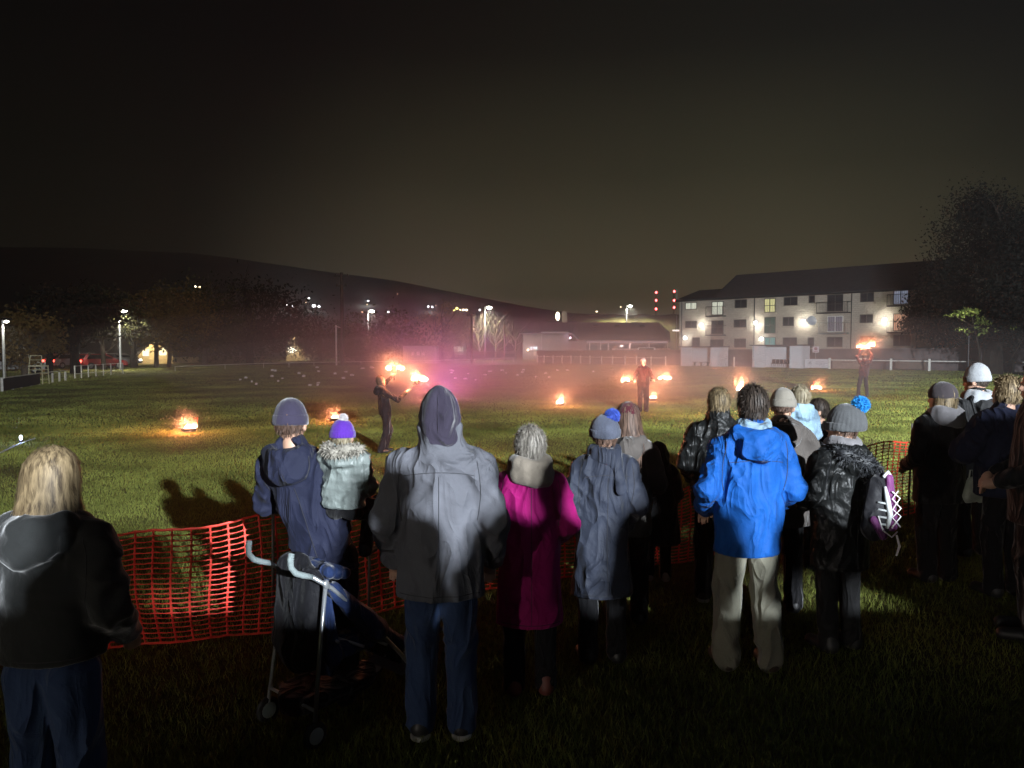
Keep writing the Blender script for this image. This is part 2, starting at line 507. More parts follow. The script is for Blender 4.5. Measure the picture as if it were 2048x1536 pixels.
# ================================================================ pitch rail: white posts with a rail, right side
M_RAILPOST = surf('white rail paint', (.72, .72, .66), .6, .12, 5, .15, 25)
A_, B_ = Vector((3.4, 100, 0)), Vector((40.7, 61, 0))
def rail_point(px):
    k = (px - CX) / FPX
    # A + t (B-A); X = k Y
    d = B_ - A_
    t = (k * A_.y - A_.x) / (d.x - k * d.y)
    return A_ + d * t
RPX = [1075, 1088, 1106, 1124, 1142, 1161, 1180, 1203, 1225, 1250, 1273, 1302, 1331, 1468, 1659, 1721, 1782, 1859, 1940, 2026, 2120]
def right_rail():
    r = empty('pitch_rail', rail_point(1075))
    tag(r, 'white post and rail barrier along the far right touchline', 'railing')
    o = r.location
    pts = []
    for px in RPX:
        p = rail_point(px) - o
        h = 1.08
        w = .13 if px < 1600 else .17
        MB().box((p.x, p.y, h / 2 - .02), (w, w, h), .76, bev=.015).build('post', M_RAILPOST, r)
        pts.append(p)
    def seg(i, j, z, rad=.035):
        a, b = pts[i], pts[j]
        d = (b - a).normalized() * .09
        MB().tube([a + d + Vector((0, 0, z)), b - d + Vector((0, 0, z))], rad, 8).build('rail', M_RAILPOST, r)
    for i in range(12): seg(i, i + 1, .86)
    for i in range(14, 20): seg(i, i + 1, .86, .045)
right_rail()

# thin rail along the far left touchline
def left_rail():
    r = empty('rope_rail', at(350, 742, 65))
    tag(r, 'low thin rail on slim stakes along the far left touchline', 'railing')
    o = r.location
    P = []
    for px in (350, 450, 527, 578, 628, 722, 800, 880, 950, 985, 1027):
        t = (px - 350) / 677
        Y = 65 + 41 * t
        top = at(px, 733 - 18 * t - 1.5 * math.sin(t * 6), Y)
        P.append(Vector((top.x, top.y, top.z)) - o)
    for p in P:
        MB().tube([(p.x, p.y, -o.z - .05), (p.x, p.y, p.z + .03)], .035, 6).build('stake', M_RAILPOST, r)
    MB().tube(P, .03, 6).build('rail', M_RAILPOST, r)
left_rail()

# low white posted fence with dark boards, far left
def left_boards():
    px = [4, 25, 42, 62, 78, 105, 119, 131]
    py = [783, 779, 776, 772.5, 769, 765, 763, 761.5]
    tp = [755, 753, 751, 749.5, 748, 746, 744.5, 743.5]
    P = [ground_at(a, b) for a, b in zip(px, py)]
    r = empty('touchline_fence', P[0])
    tag(r, 'short white posted fence with black boards at the far left', 'fence')
    o = r.location
    blk = surf('black boards', (.012, .012, .013), .8, .3, 4)
    for p, t, a in zip(P, tp, px):
        h = at(a, t, p.y).z
        MB().box((p.x - o.x, p.y - o.y, h / 2), (.09, .09, h), -.4, bev=.01).build('post', M_RAILPOST, r)
    for i in range(len(P) - 1):
        a, b = P[i] - o, P[i + 1] - o
        n = Vector((-(b - a).y, (b - a).x, 0)).normalized() * -.07
        if i < 4:
            MB().sheet([a + n + Vector((0, 0, .04)), b + n + Vector((0, 0, .04)), b + n + Vector((0, 0, .6)), a + n + Vector((0, 0, .6))], .03).build('board', blk, r)
        MB().tube([a + n * 1.6 + Vector((0, 0, .64)), b + n * 1.6 + Vector((0, 0, .64))], .022, 6).build('rail', M_RAILPOST, r)
    # a few more slim posts running on towards the car park
    return r
left_boards()

def left_mesh_fence():
    """open post and wire fence running on along the car park"""
    px = [150, 163, 177, 192, 207, 222, 246]
    P = [ground_at(a, 757 - (a - 150) * .105) for a in px]
    r = empty('wire_fence', P[0]); o = r.location
    tag(r, 'thin grey post and wire fence between pitch and car park', 'fence')
    for p in P:
        MB().tube([(p.x - o.x, p.y - o.y, -.02), (p.x - o.x, p.y - o.y, .85)], .04, 6).build('post', M_RAILPOST, r)
    for z in (.3, .82):
        MB().tube([p - o + Vector((0, 0, z)) for p in P], .02, 5).build('wire', M_RAILPOST, r)
left_mesh_fence()

def stand_frame():
    p = ground_at(78, 768); k = p.y / FPX
    r = empty('lookout_stand', p)
    tag(r, 'white tubular lookout stand with a pale seat board by the left fence', 'stand')
    w, h = 28 * k, 57 * k
    f = MB()
    for x in (-w / 2, w / 2):
        for y in (-.3, .3): f.tube([(x, y, 0), (x * .92, y * .9, h * .62)], .028, 6)
        f.tube([(x * .92, -.27, h * .62), (x * .8, -.2, h)], .025, 6)
    for z in (.16, .36, .5):
        for y in (-.3, .3): f.tube([(-w / 2, y, h * z), (w / 2, y, h * z)], .02, 6)
    f.tube([(-w * .4, -.2, h), (w * .4, -.2, h)], .025, 6); f.tube([(-w * .4, -.22, h * .85), (w * .4, -.22, h * .85)], .02, 6)
    f.build('frame', surf('pale yellow frame paint', (.62, .6, .38), .5, .1), r)
    MB().box((0, 0, h * .635), (w * 1.0, .6, .07), bev=.01).build('seat_board', surf('cream board', (.75, .72, .5), .5, .1), r)
stand_frame()

# ================================================================ dark boundary wall behind the right rail
WALL_N = (Vector((B_.y - A_.y, -(B_.x - A_.x), 0)) * -1).normalized()   # pointing away from the pitch
if WALL_N.y < 0: WALL_N = -WALL_N
def wall_pt(px, off, z=0.0):
    a = rail_point(px) + WALL_N * off
    return Vector((a.x, a.y, z))
def boundary_wall():
    a, b = rail_point(1048) + WALL_N * 2.5, rail_point(2150) + WALL_N * 2.5
    r = empty('boundary_wall', a); tag(r, 'long dark boundary wall behind the dugouts and the white rail', 'wall')
    d = b - a
    m = surf('dark wall render', (.085, .07, .07), .85, .25, 1.2, .4, 12)
    w = MB(); w.sheet([(0, 0, -.05), (d.x, d.y, -.05), (d.x, d.y, 2.0), (0, 0, 1.55)], .25); w.build('wall_face', m, r)
    c = MB(); u = d.normalized(); n = Vector((-u.y, u.x, 0))
    c.sheet([n * -.06 + Vector((0, 0, 1.555)), d + n * -.06 + Vector((0, 0, 2.005)), d + n * -.06 + Vector((0, 0, 2.075)), n * -.06 + Vector((0, 0, 1.625))], .36)
    c.build('coping', surf('wall coping', (.11, .1, .1), .8, .2), r)
boundary_wall()

# ================================================================ dugouts
M_SHELTER = surf('white shelter panel', (.66, .66, .68), .55, .08, 2, .15, 12)
def dugout(px0, px1, py_top, py_base, label, seats):
    a, b = rail_point(px0) - WALL_N * .2, rail_point(px1) - WALL_N * .2
    u = (b - a).normalized(); L = (b - a).length
    rz = math.atan2(u.y, u.x)
    r = empty('dugout', a, rz); tag(r, label, 'dugout', 'team dugouts on the touchline')
    H = (py_base - py_top) * a.y / FPX
    D = 1.6
    # local x along the front, +y away from the pitch
    MB().box((L / 2, D, H / 2), (L, .08, H)).build('back_panel', M_SHELTER, r)
    MB().box((.04, D / 2 - .02, H / 2), (.08, D - .06, H)).build('side_panel', M_SHELTER, r)
    MB().box((L - .04, D / 2 - .02, H / 2), (.08, D - .06, H)).build('side_panel', M_SHELTER, r)
    q = MB(); q.box((L / 2, D / 2 - .1, H + .06), (L + .3, D + .5, .11)); q.build('roof', surf('dark shelter roof', (.03, .03, .032), .8, .2), r)
    MB().box((.2 + L * .12, -.02, H / 2), (L * .24, .06, H)).build('front_panel', M_SHELTER, r)
    MB().box((L - .1 - L * .11, -.02, H / 2), (L * .22, .06, H)).build('front_panel', M_SHELTER, r)
    bench = MB()
    dk = surf('dark seat plastic', (.025, .024, .03), .5, .2)
    if seats:
        n = 5
        for i in range(n):
            x = L * .32 + i * L * .40 / n
            s = MB(); s.box((x, D - .45, .42), (L * .065, .36, .05), bev=.012); s.box((x, D - .28, .64), (L * .065, .05, .40), bev=.012)
            for dx in (-.12, .12): s.tube([(x + dx, D - .5, 0), (x + dx, D - .5, .42)], .018, 5)
            s.build('seat', dk, r)
    else:
        bench.box((L * .48, D - .45, .43), (L * .62, .4, .06), bev=.015)
        for i in range(4): bench.box((L * .22 + i * L * .17, D - .45, .21), (.06, .3, .40))
        bench.build('bench', dk, r)
    return r
dugout(1363, 1442, 697, 734, 'white open dugout with a long bench, left of the two shelters', False)
dugout(1506, 1606, 695, 738, 'white open dugout with a row of dark seats, nearer the sign boards', True)

def sign_boards():
    # white banner with a dark triangle mark and lines of lettering, on the rail
    a, b = rail_point(1608) + WALL_N * .15, rail_point(1656) + WALL_N * .15
    u = (b - a).normalized(); L = (b - a).length
    r = empty('advert_board', a, math.atan2(u.y, u.x)); tag(r, 'white advertising board with a dark triangle mark beside the right dugout', 'advert board')
    MB().box((L / 2, 0, .5), (L, .04, .86)).build('panel', surf('white board', (.6, .6, .62), .5, .08, 4), r)
    ink = surf('dark sign ink', (.03, .03, .05), .6, .1)
    t = MB(); t.add([(L * .17, -.026, .42), (L * .20, -.026, .42), (L * .235, -.026, .70), (L * .225, -.026, .72)], [(0, 1, 2, 3)])
    t.add([(L * .27, -.026, .42), (L * .30, -.026, .42), (L * .242, -.026, .72), (L * .228, -.026, .72)], [(0, 1, 2, 3)])
    t.build('mark', ink, r)
    t = MB()
    for z, x0, x1 in ((.66, .48, .78), (.52, .44, .92), (.38, .5, .86)):
        g = random.Random(int(z * 100)); x = x0
        while x < x1:
            w = g.uniform(.02, .06); t.box((L * (x + w / 2), -.024, z), (L * w, .004, .035)); x += w + .012
    t.build('lettering', surf('blue grey ink', (.16, .16, .22), .6, .1), r)
    a, b = rail_point(1664) + WALL_N * .15, rail_point(1717) + WALL_N * .15
    u = (b - a).normalized(); L = (b - a).length
    r = empty('advert_board', a, math.atan2(u.y, u.x)); tag(r, 'weathered brown advertising board on the rail behind the right fire performer', 'advert board')
    MB().box((L / 2, 0, .48), (L, .04, .84)).build('panel', surf('weathered board', (.20, .16, .13), .7, .25, 3), r)
    t = MB(); g = random.Random(5); x = .3
    while x < .72:
        w = g.uniform(.02, .05); t.box((L * (x + w / 2), -.024, .66), (L * w, .004, .09)); x += w + .012
    for x in (.12, .86): t.box((L * x, -.024, .45), (.03, .004, .66))
    t.build('lettering', surf('faded ink', (.09, .06, .05), .7, .1), r)
    p = rail_point(1620) + WALL_N * 1.2; k = p.y / FPX
    r = empty('notice_sign', p, -.4); tag(r, 'small square notice on a post above the white advert board', 'sign')
    MB().tube([(0, 0, 0), (0, 0, 1.55)], .03, 6).build('post', M_GALV, r)
    MB().box((0, -.04, 1.85), (12 * k, .03, 12 * k)).build('panel', surf('pale notice', (.5, .42, .44), .6, .1), r)
    t = MB(); t.lathe([(.16, 0), (.16, .004)], (0, -.058, 1.92), 14, Matrix.Rotation(R(90), 3, 'X')); t.box((0, -.06, 1.66), (.4, .004, .06)); t.build('pictogram', surf('red ink', (.22, .06, .07), .6), r)
    # long brown board further right
    for p0, p1 in ((1790, 1852),):
        a, b = rail_point(p0) + WALL_N * .15, rail_point(p1) + WALL_N * .15
        u = (b - a).normalized(); L = (b - a).length
        r = empty('advert_board', a, math.atan2(u.y, u.x)); tag(r, 'plain dark brown board on the rail between bare white posts', 'advert board')
        MB().box((L / 2, 0, .48), (L, .04, .7)).build('panel', surf('brown board', (.10, .075, .055), .7, .25, 3), r)
sign_boards()

# ================================================================ apartment building
APT_A, APT_B = at(1358, 700, 97), at(1868, 700, 76)
def apartment():
    A, B = Vector((APT_A.x, APT_A.y, 0)), Vector((APT_B.x, APT_B.y, 0))
    d = B - A; L = d.length; u = d.normalized(); n = Vector((u.y, -u.x, 0))     # n points to the camera side
    if n.y > 0: n = -n
    rz = math.atan2(u.y, u.x)
    r = empty('apartment_block', A, rz)
    tag(r, 'three storey stone apartment block with a long dark roof', 'building')
    def S(px, py):
        """point on the facade plane -> local (s, z)"""
        dr = ray(px, py); o = Vector((0, 0, HCAM))
        t = (A - o).dot(n) / dr.dot(n)
        p = o + dr * t
        return (p - A).dot(u), p.z
    # stone
    m, nt_, b = mat_new('coursed sandstone')
    tc = nt_.nodes.new('ShaderNodeTexCoord')
    mp = nt_.nodes.new('ShaderNodeMapping'); mp.inputs['Rotation'].default_value = (R(90), 0, 0)
    nt_.links.new(tc.outputs['Object'], mp.inputs[0])
    br = nt_.nodes.new('ShaderNodeTexBrick'); br.inputs['Scale'].default_value = 1.6
    br.inputs['Color1'].default_value = (.42, .37, .30, 1); br.inputs['Color2'].default_value = (.36, .32, .265, 1); br.inputs['Mortar'].default_value = (.30, .265, .22, 1)
    br.inputs['Mortar Size'].default_value = .03; br.inputs['Brick Width'].default_value = .62; br.inputs['Row Height'].default_value = .34; br.inputs['Bias'].default_value = -.1
    no = nt_.nodes.new('ShaderNodeTexNoise'); no.inputs['Scale'].default_value = 3; no.inputs['Detail'].default_value = 6
    nt_.links.new(tc.outputs['Object'], no.inputs['Vector'])
    dm = nt_.nodes.new('ShaderNodeVectorMath'); dm.operation = 'MULTIPLY_ADD'; dm.inputs[1].default_value = (.22, .22, .22)
    nt_.links.new(no.outputs['Color'], dm.inputs[0]); nt_.links.new(mp.outputs[0], dm.inputs[2])
    nt_.links.new(dm.outputs[0], br.inputs['Vector'])
    nt_.links.new(br.outputs['Color'], b.inputs['Base Color']); b.inputs['Roughness'].default_value = .85
    bp = nt_.nodes.new('ShaderNodeBump'); bp.inputs['Strength'].default_value = 1; bp.inputs['Distance'].default_value = .06
    nt_.links.new(br.outputs['Fac'], bp.inputs['Height']); bp.invert = True; nt_.links.new(bp.outputs[0], b.inputs['Normal'])
    EV = S(1400, 601)[1]; EV2 = S(1840, 574)[1]; EV = (EV + EV2) / 2
    DEP = 11.0
    s1, _ = S(1432, 600)
    w = MB(); w.box((L / 2, DEP / 2, EV / 2), (L, DEP, EV)); w.build('wall', m, r)
    slate = surf('dark slate', (.05, .05, .052), .75, .3, 2.5, .6, 6, stretch=(.6, 3, 3))
    def gable(x0, x1, zr, ov=.45):
        q = MB(); z0 = EV - .05; y0, y1 = -ov, DEP + ov; ym = DEP / 2
        v = [(x0, y0, z0 - .15), (x1, y0, z0 - .15), (x1, ym, zr), (x0, ym, zr), (x1, y1, z0 - .15), (x0, y1, z0 - .15),
             (x0, y0, z0 + .1), (x1, y0, z0 + .1), (x1, ym, zr + .26), (x0, ym, zr + .26), (x1, y1, z0 + .1), (x0, y1, z0 + .1)]
        q.add(v, [(6, 7, 8, 9), (9, 8, 10, 11), (0, 1, 7, 6), (4, 5, 11, 10), (0, 6, 9, 3), (3, 9, 11, 5), (1, 2, 8, 7), (2, 4, 10, 8), (1, 0, 3, 2), (2, 3, 5, 4)])
        return q
    # ridge heights from the photograph, at ridge depth
    mid = A + u * (L * .5) - n * (DEP / 2)
    zr_main = at(1640, 543, mid.y).z
    zr_low = at(1395, 584, (A - n * (DEP / 2)).y).z
    gable(s1 - .25, L + .5, zr_main).build('roof', slate, r)
    gable(-.4, s1 - .3, zr_low).build('roof', slate, r)
    g = MB(); g.add([(s1, 0, EV), (s1, DEP, EV), (s1, DEP / 2, zr_main)], [(0, 1, 2)]); g.add([(L - .02, 0, EV), (L - .02, DEP, EV), (L - .02, DEP / 2, zr_main)], [(0, 1, 2)]); g.build('gable', m, r)
    gu = MB(); gu.tube([(-.3, -.52, EV - .1), (L + .4, -.52, EV - .1)], .07, 6)
    gu.build('gutter', M_DARKMETAL, r)
    for px in (1364, 1509, 1703, 1834):
        s, _ = S(px, 640)
        MB().tube([(s, -.07, 0), (s, -.07, EV - .2), (s, -.48, EV - .1)], .055, 6).build('downpipe', M_DARKMETAL, r)
    dark_glass = surf('dark window glass', (.035, .037, .042), .12, .3, 1.5, spec=.8)
    frame_d = surf('dark window frame', (.05, .045, .04), .5, .2)
    frame_w = surf('white window frame', (.6, .58, .55), .5, .1)
    stone_trim = surf('stone sill', (.36, .31, .25), .8, .15, 3)
    def curtain(name, col, strength, fold=26):
        mm = bpy.data.materials.new(name); mm.use_nodes = True; q = mm.node_tree; q.nodes.clear()
        t = q.nodes.new('ShaderNodeTexCoord'); wv = q.nodes.new('ShaderNodeTexWave'); wv.inputs['Scale'].default_value = 1.6; wv.inputs['Distortion'].default_value = 3
        q.links.new(t.outputs['Object'], wv.inputs['Vector'])
        rp = q.nodes.new('ShaderNodeValToRGB'); rp.color_ramp.elements[0].color = (*[c * .55 for c in col], 1); rp.color_ramp.elements[1].color = (*col, 1)
        q.links.new(wv.outputs['Fac'], rp.inputs[0]); e = q.nodes.new('ShaderNodeEmission'); e.inputs[1].default_value = strength
        q.links.new(rp.outputs[0], e.inputs[0]); o = q.nodes.new('ShaderNodeOutputMaterial'); q.links.new(e.outputs[0], o.inputs[0]); return mm
    lit = {'w': curtain('lit white curtain', (.92, .95, .78), .85), 'y': curtain('lit stairwell', (.95, .9, .45), .8), 'c': curtain('lit entrance glass', (.30, .75, .72), .5),
           's': curtain('dim stair glass', (.22, .34, .28), .35), 'p': curtain('lit apricot curtain', (1.0, .55, .36), .62), 'n': curtain('net curtain', (.36, .34, .40), .45), 'b': curtain('pale blue reflection', (.42, .47, .62), .45)}  # the blue pane's glow stands in for a reflection in the glass
    def window(x0, y0, x1, y1, kind='d', bars=1, balcony=False, mull=None, wide=0):
        (sa, za), (sb, zb) = S(x0, y0), S(x1, y1)
        _, za2 = S(x1, y0); _, zb2 = S(x0, y1)
        zt, z0 = (za + za2) / 2, (zb + zb2) / 2
        wd, h = sb - sa, zt - z0; c = ((sa + sb) / 2, (zt + z0) / 2)
        f = .07
        fr = MB()
        fr.box((c[0], -.03, zt - f / 2), (wd, .08, f)); fr.box((c[0], -.03, z0 + f / 2), (wd, .08, f))
        for x in (sa + f / 2, sb - f / 2): fr.box((x, -.03, c[1]), (f, .08, h - 2 * f))
        for i in range(bars): fr.box((sa + wd * (i + 1) / (bars + 1), -.03, c[1]), (f, .07, h - 2 * f))
        if mull: fr.box((c[0], -.032, z0 + h * mull), (wd - 2 * f, .06, f))
        wn = fr.build('window', frame_w if kind in 'nW' else frame_d, r)
        MB().box((c[0], -.012, c[1]), (wd - 2 * f, .02, h - 2 * f)).build('pane', lit.get(kind, dark_glass), wn)
        sl = MB(); sl.box((c[0], -.09, z0 - .07), (wd + .3, .2, .13)); sl.build('sill', stone_trim, wn)
        if balcony:
            bk = MB(); bw = wd / 2 + .35 + wide
            bk.box((c[0], -.45, z0 - .16), (2 * bw, .9, .12))
            for i in range(int(2 * bw / .16)): bk.tube([(c[0] - bw + .03 + i * .16, -.86, z0 - .1), (c[0] - bw + .03 + i * .16, -.86, z0 + 1.0)], .014, 4)
            bk.box((c[0], -.86, z0 + 1.02), (2 * bw, .05, .05))
            for sx_ in (-bw + .03, bw - .03): bk.box((c[0] + sx_, -.45, z0 + 1.02), (.05, .82, .05)); bk.box((c[0] + sx_, -.86, z0 + .45), (.05, .05, 1.1))
            bk.build('balcony', M_DARKMETAL if kind != 'n' else M_GALV, r)
    window(1371, 605, 1394, 619, 'w', 1); window(1424, 603, 1447, 630, 'w', 1, True); window(1470, 599, 1494, 616)
    window(1529, 597, 1551, 625, 'y', 1, mull=.5); window(1568, 594, 1595, 611); window(1618, 591, 1630, 606, bars=0)
    window(1655, 589, 1686, 623, bars=1, balcony=True, mull=.45, wide=.5); window(1721, 585, 1748, 604, bars=1); window(1787, 580, 1817, 609, 'b', 1, True)
    window(1371, 642, 1394, 656); window(1423, 641, 1447, 668, 'd', 1, True, .5); window(1468, 639, 1493, 655)
    window(1529, 634, 1551, 667, 's', 1, mull=.5); window(1566, 634, 1588, 652, 'd'); window(1655, 632, 1686, 664, 'n', 1, True, wide=.3)
    window(1720, 629, 1746, 646); window(1787, 627, 1821, 662, 'p', 1, True)
    window(1384, 675, 1400, 693, bars=0); window(1421, 679, 1447, 697); window(1469, 677, 1492, 695); window(1529, 674, 1551, 699, 'c', 1)
    window(1566, 675, 1594, 696); window(1616, 675, 1628, 696, bars=0); window(1654, 674, 1685, 694); window(1721, 672, 1748, 692); window(1787, 670, 1822, 692, bars=2)
    # satellite dish
    s, z = S(1629, 641)
    dd = MB(); dd.lathe([(.02, 0), (.3, .04), (.52, .13), (.56, .2), (.5, .16), (.28, .07)], (s, -.55, z), 20, Matrix.Rotation(R(100), 3, 'X')); dd.tube([(s, 0, z - .1), (s, -.45, z - .05)], .03, 6)
    dd.build('satellite_dish', surf('pale grey dish', (.5, .52, .56), .4, .06), r, True)
    # wall lamps
    for px, py, pw in ((1405, 650, 520), (1373, 676, 260), (1514, 646, 460), (1525, 678, 200), (1609, 643, 520), (1771, 640, 560)):
        s, z = S(px, py)
        f = MB(); f.box((s, -.12, z), (.2, .22, .3), bev=.03); wl = f.build('wall_lamp', M_DARKMETAL, r)
        MB().ball((s, -.33, z), (.22, .14, .2), 12, 8).build('lens', glow('cool wall lamp lens', (.92, .97, 1), 26, 'NONE'), wl)
        lamp('wall_lamp_light', 'POINT', (s, -.75, z - .12), (1, .96, .82), pw * .32, wl, .12)
apartment()

# ================================================================ clubhouse
def clubhouse():
    Yc = 128.0
    o = at(1045, 700, Yc); o.z = 0
    r = empty('clubhouse', o); tag(r, 'long low clubhouse with a pitched roof and a white fascia strip', 'building')
    k = Yc / FPX
    X = lambda px: (px - 1045) * k
    Z = lambda py: HCAM + (695 - py) * k
    wallm = surf('clubhouse wall', (.16, .145, .15), .8, .2, .8, .3, 9)
    roofm = surf('clubhouse roof', (.13, .115, .125), .6, .15, .6, .4, 3, stretch=(3, .4, .4))
    x0, x1 = X(1045), X(1350); D = 12
    ze, zr = Z(665), Z(646)
    # gable end faces left and slightly forward: a short wing in front
    gx0, gx1 = X(1046), X(1137)
    MB().box(((gx0 + gx1) / 2, 4, ze / 2), (gx1 - gx0, 8, ze)).build('wall', wallm, r)
    MB().box(((gx1 + X(1335)) / 2, 6.2, Z(682) / 2), (X(1335) - gx1, 9.6, Z(682))).build('wall', wallm, r)
    q = MB(); zl = Z(681); xm = X(1060)
    def slab(a, b, c, d, t=.18): q.sheet([a, b, c, d], t)
    slab((gx0 - .4, -.5, ze - .12), (gx1 + .6, -.5, ze - .12), (gx1 + .6, 6, zr + .3), (xm, 6, zr + .3))
    slab((gx1 + .6, -.6, ze - .1), (X(1158), -.9, zl), (X(1158), 6, zr + .3), (gx1 + .6, 6, zr + .3))
    slab((X(1158), -.9, zl), (X(1338), -.9, zl), (X(1330), 6, zr + .3), (X(1158), 6, zr + .3))
    slab((X(1338), -.9, zl), (X(1352), 5, Z(664)), (X(1330), 6, zr + .3), (X(1330), 6, zr + .3))
    slab((xm, 6, zr + .29), (X(1330), 6, zr + .29), (X(1345), 12.5, zl), (gx0 - .4, 12.5, zl))
    slab((gx0 - .6, -.5, ze - .1), (xm, 6, zr + .3), (xm, 6, zr + .29), (gx0 - .6, 12, ze - .1))
    q.build('roof', roofm, r)
    f = MB(); f.box(((X(1082) + gx1) / 2, -.62, Z(665)), (gx1 - X(1082), .12, .2)); f.tube([(X(1083), -.1, 0), (X(1083), -.1, ze)], .07, 6); f.build('gutter', surf('grey gutter', (.3, .28, .3), .6), r)
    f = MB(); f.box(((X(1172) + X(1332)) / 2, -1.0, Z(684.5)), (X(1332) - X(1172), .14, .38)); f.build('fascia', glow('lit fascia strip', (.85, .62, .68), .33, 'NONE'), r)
    f = MB()
    for px in (1178, 1200, 1215, 1258, 1296, 1333): f.box((X(px), -.9, Z(692) / 2 + .3), (.12, .12, Z(684)))
    f.build('column', M_WHITE, r)
    gl_ = surf('dark clubhouse glazing', (.03, .03, .035), .15, .2, spec=.8)
    for a, b in ((1174, 1196), (1203, 1216), (1222, 1256), (1262, 1294), (1300, 1330)):
        w = MB(); w.box(((X(a) + X(b)) / 2, 1.33, 1.5), (X(b) - X(a), .06, 1.9)); w.build('window', gl_, r)
    MB().box(((X(1220) + X(1335)) / 2, -2.2, .95), (X(1335) - X(1220), .2, 1.9)).build('low_wall', surf('pale low wall', (.62, .5, .46), .7, .1), r)
    for px in (1062, 1069, 1072): MB().box((X(px), -.04, 1.9), (.35, .06, .6)).build('window', gl_, r)
    d = MB(); d.box((X(1070), -.05, 1.15), (.5, .08, 1.2)); d.build('door', surf('pale door', (.5, .42, .36), .6), r)
    for px in (1195, 1239, 1290):
        a = MB(); yy = 3.2; a.box((X(px), yy, Z(650.5)), (.9, .5, .12), 0, .5); a.build('rooflight', M_DARKMETAL, r)
    for px, py, c in ((1140, 676, (1, .7, .9)), (1056, 700, (1, .75, .5))):
        p = (X(px), -.3, Z(py))
        w = MB().ball(p, .16, 10, 6).build('wall_lamp', glow('clubhouse lamp', c, 10), r)
        lamp('clubhouse_light', 'POINT', (p[0], p[1] - .5, p[2]), c, 60, r, .1)
    lamp('canopy_light', 'POINT', (X(1250), -1.6, Z(690)), (1, .72, .7), 260, r, .3)
clubhouse()

def chimney_house():
    Y = 150
    p = at(1125, 660, Y); p.z = 0
    r = empty('old_house', p); tag(r, 'stone house whose tall chimneys rise behind the clubhouse roof', 'house')
    k = Y / FPX; Z = lambda py: HCAM + (695 - py) * k
    st = surf('pale stone', (.34, .3, .24), .85, .2, 1.5, .4, 8)
    MB().box((0, 3, Z(655) / 2), (5.5, 6, Z(655))).build('wall', st, r)
    q = MB(); z = Z(655); q.add([(-3, -.3, z), (3, -.3, z), (3, 6.3, z), (-3, 6.3, z), (-3, 3, z + 1.4), (3, 3, z + 1.4)], [(0, 1, 5, 4), (2, 3, 4, 5), (0, 4, 3), (1, 2, 5), (3, 2, 1, 0)]); rf = q.build('roof', surf('grey slates', (.06, .06, .065), .8, .2), r)
    c = MB(); c.box((.45, 1.2, z + 1.5), (1.0, .8, 3.2)); c.tube([(.25, 1.2, z + 3), (.25, 1.2, z + 3.6)], .13, 8); c.tube([(.7, 1.2, z + 3), (.7, 1.2, z + 3.5)], .13, 8); c.build('chimney', st, rf)
    c = MB(); c.ball((-1.0, -.6, Z(633)), (.42, .25, .85), 12, 8); c.build('lamp_globe', glow('yellow white globe', (1, .9, .6), 7, 'NONE'), r)
chimney_house()
# ================================================================ lit grass bank behind the clubhouse
def grass_bank():
    V, F = [], []
    pxs = np.linspace(1085, 1420, 24); n = 9
    for px in pxs:
        e = min(1, max(0, (px - 1085) / 60), (1420 - px) / 60)
        for j in range(n):
            t = j / (n - 1)
            p = at(px, 695, 148 + 40 * t)
            V.append((p.x, p.y, 9.6 * e * math.sin(t * math.pi / 1.35) + .3 * math.sin(px * .1 + j)))
    for i in range(len(pxs) - 1):
        for j in range(n - 1): F.append((i * n + j, i * n + n + j, i * n + n + j + 1, i * n + j + 1))
    tag(link('grass_bank', np_mesh('grass_bank', V, F, True), None, [M_GRASS]), kind='structure')
grass_bank()

# ================================================================ street lamps, poles, masts
def street_lamp(px, py, Y, pw, label, base=0.0, arm=0.7, globe=.42, col=(1, .97, .82)):
    top = at(px, py, Y)
    r = empty('street_lamp', (top.x, top.y, base)); tag(r, label, 'street lamp', 'street lamps round the ground')
    H = top.z - base
    m = MB(); m.tube([(0, 0, 0), (0, 0, H + .15)], [.11, .07], 8); m.tube([(0, 0, H + .12), (arm * .5, -arm * .3, H + .2), (arm, -arm * .6, H + .12)], .045, 6)
    m.build('pole', M_GALV, r)
    h = MB(); h.box((arm, -arm * .6, H + .1), (.7, .35, .14), -.5, bev=.04); hd = h.build('lamp_head', M_DARKMETAL, r)
    b = MB(); b.ball((arm, -arm * .6, H - .05), (globe, globe, globe * .55), 12, 8); b.build('lens', glow('street lamp lens', col, 22), hd)
    lamp('street_light', 'SPOT', (arm, -arm * .6 - .02, H - .05 - globe * .6), col, pw, r, .12, (0, 0, -1), 165, .35)
street_lamp(238, 622, 68, 6500, 'street lamp at the car park, among the left trees', globe=.24)
street_lamp(5, 642, 46, 900, 'street lamp at the far left edge of the picture', arm=.4, globe=.13)
street_lamp(736, 622, 118, 9000, 'street lamp above the dark trees in the middle distance')
street_lamp(970, 615, 118, 18000, 'tallest looking street lamp, rising from bare shrubs left of the clubhouse')
street_lamp(1253, 612, 160, 24000, 'street lamp on the grassy bank behind the clubhouse', 6.0)

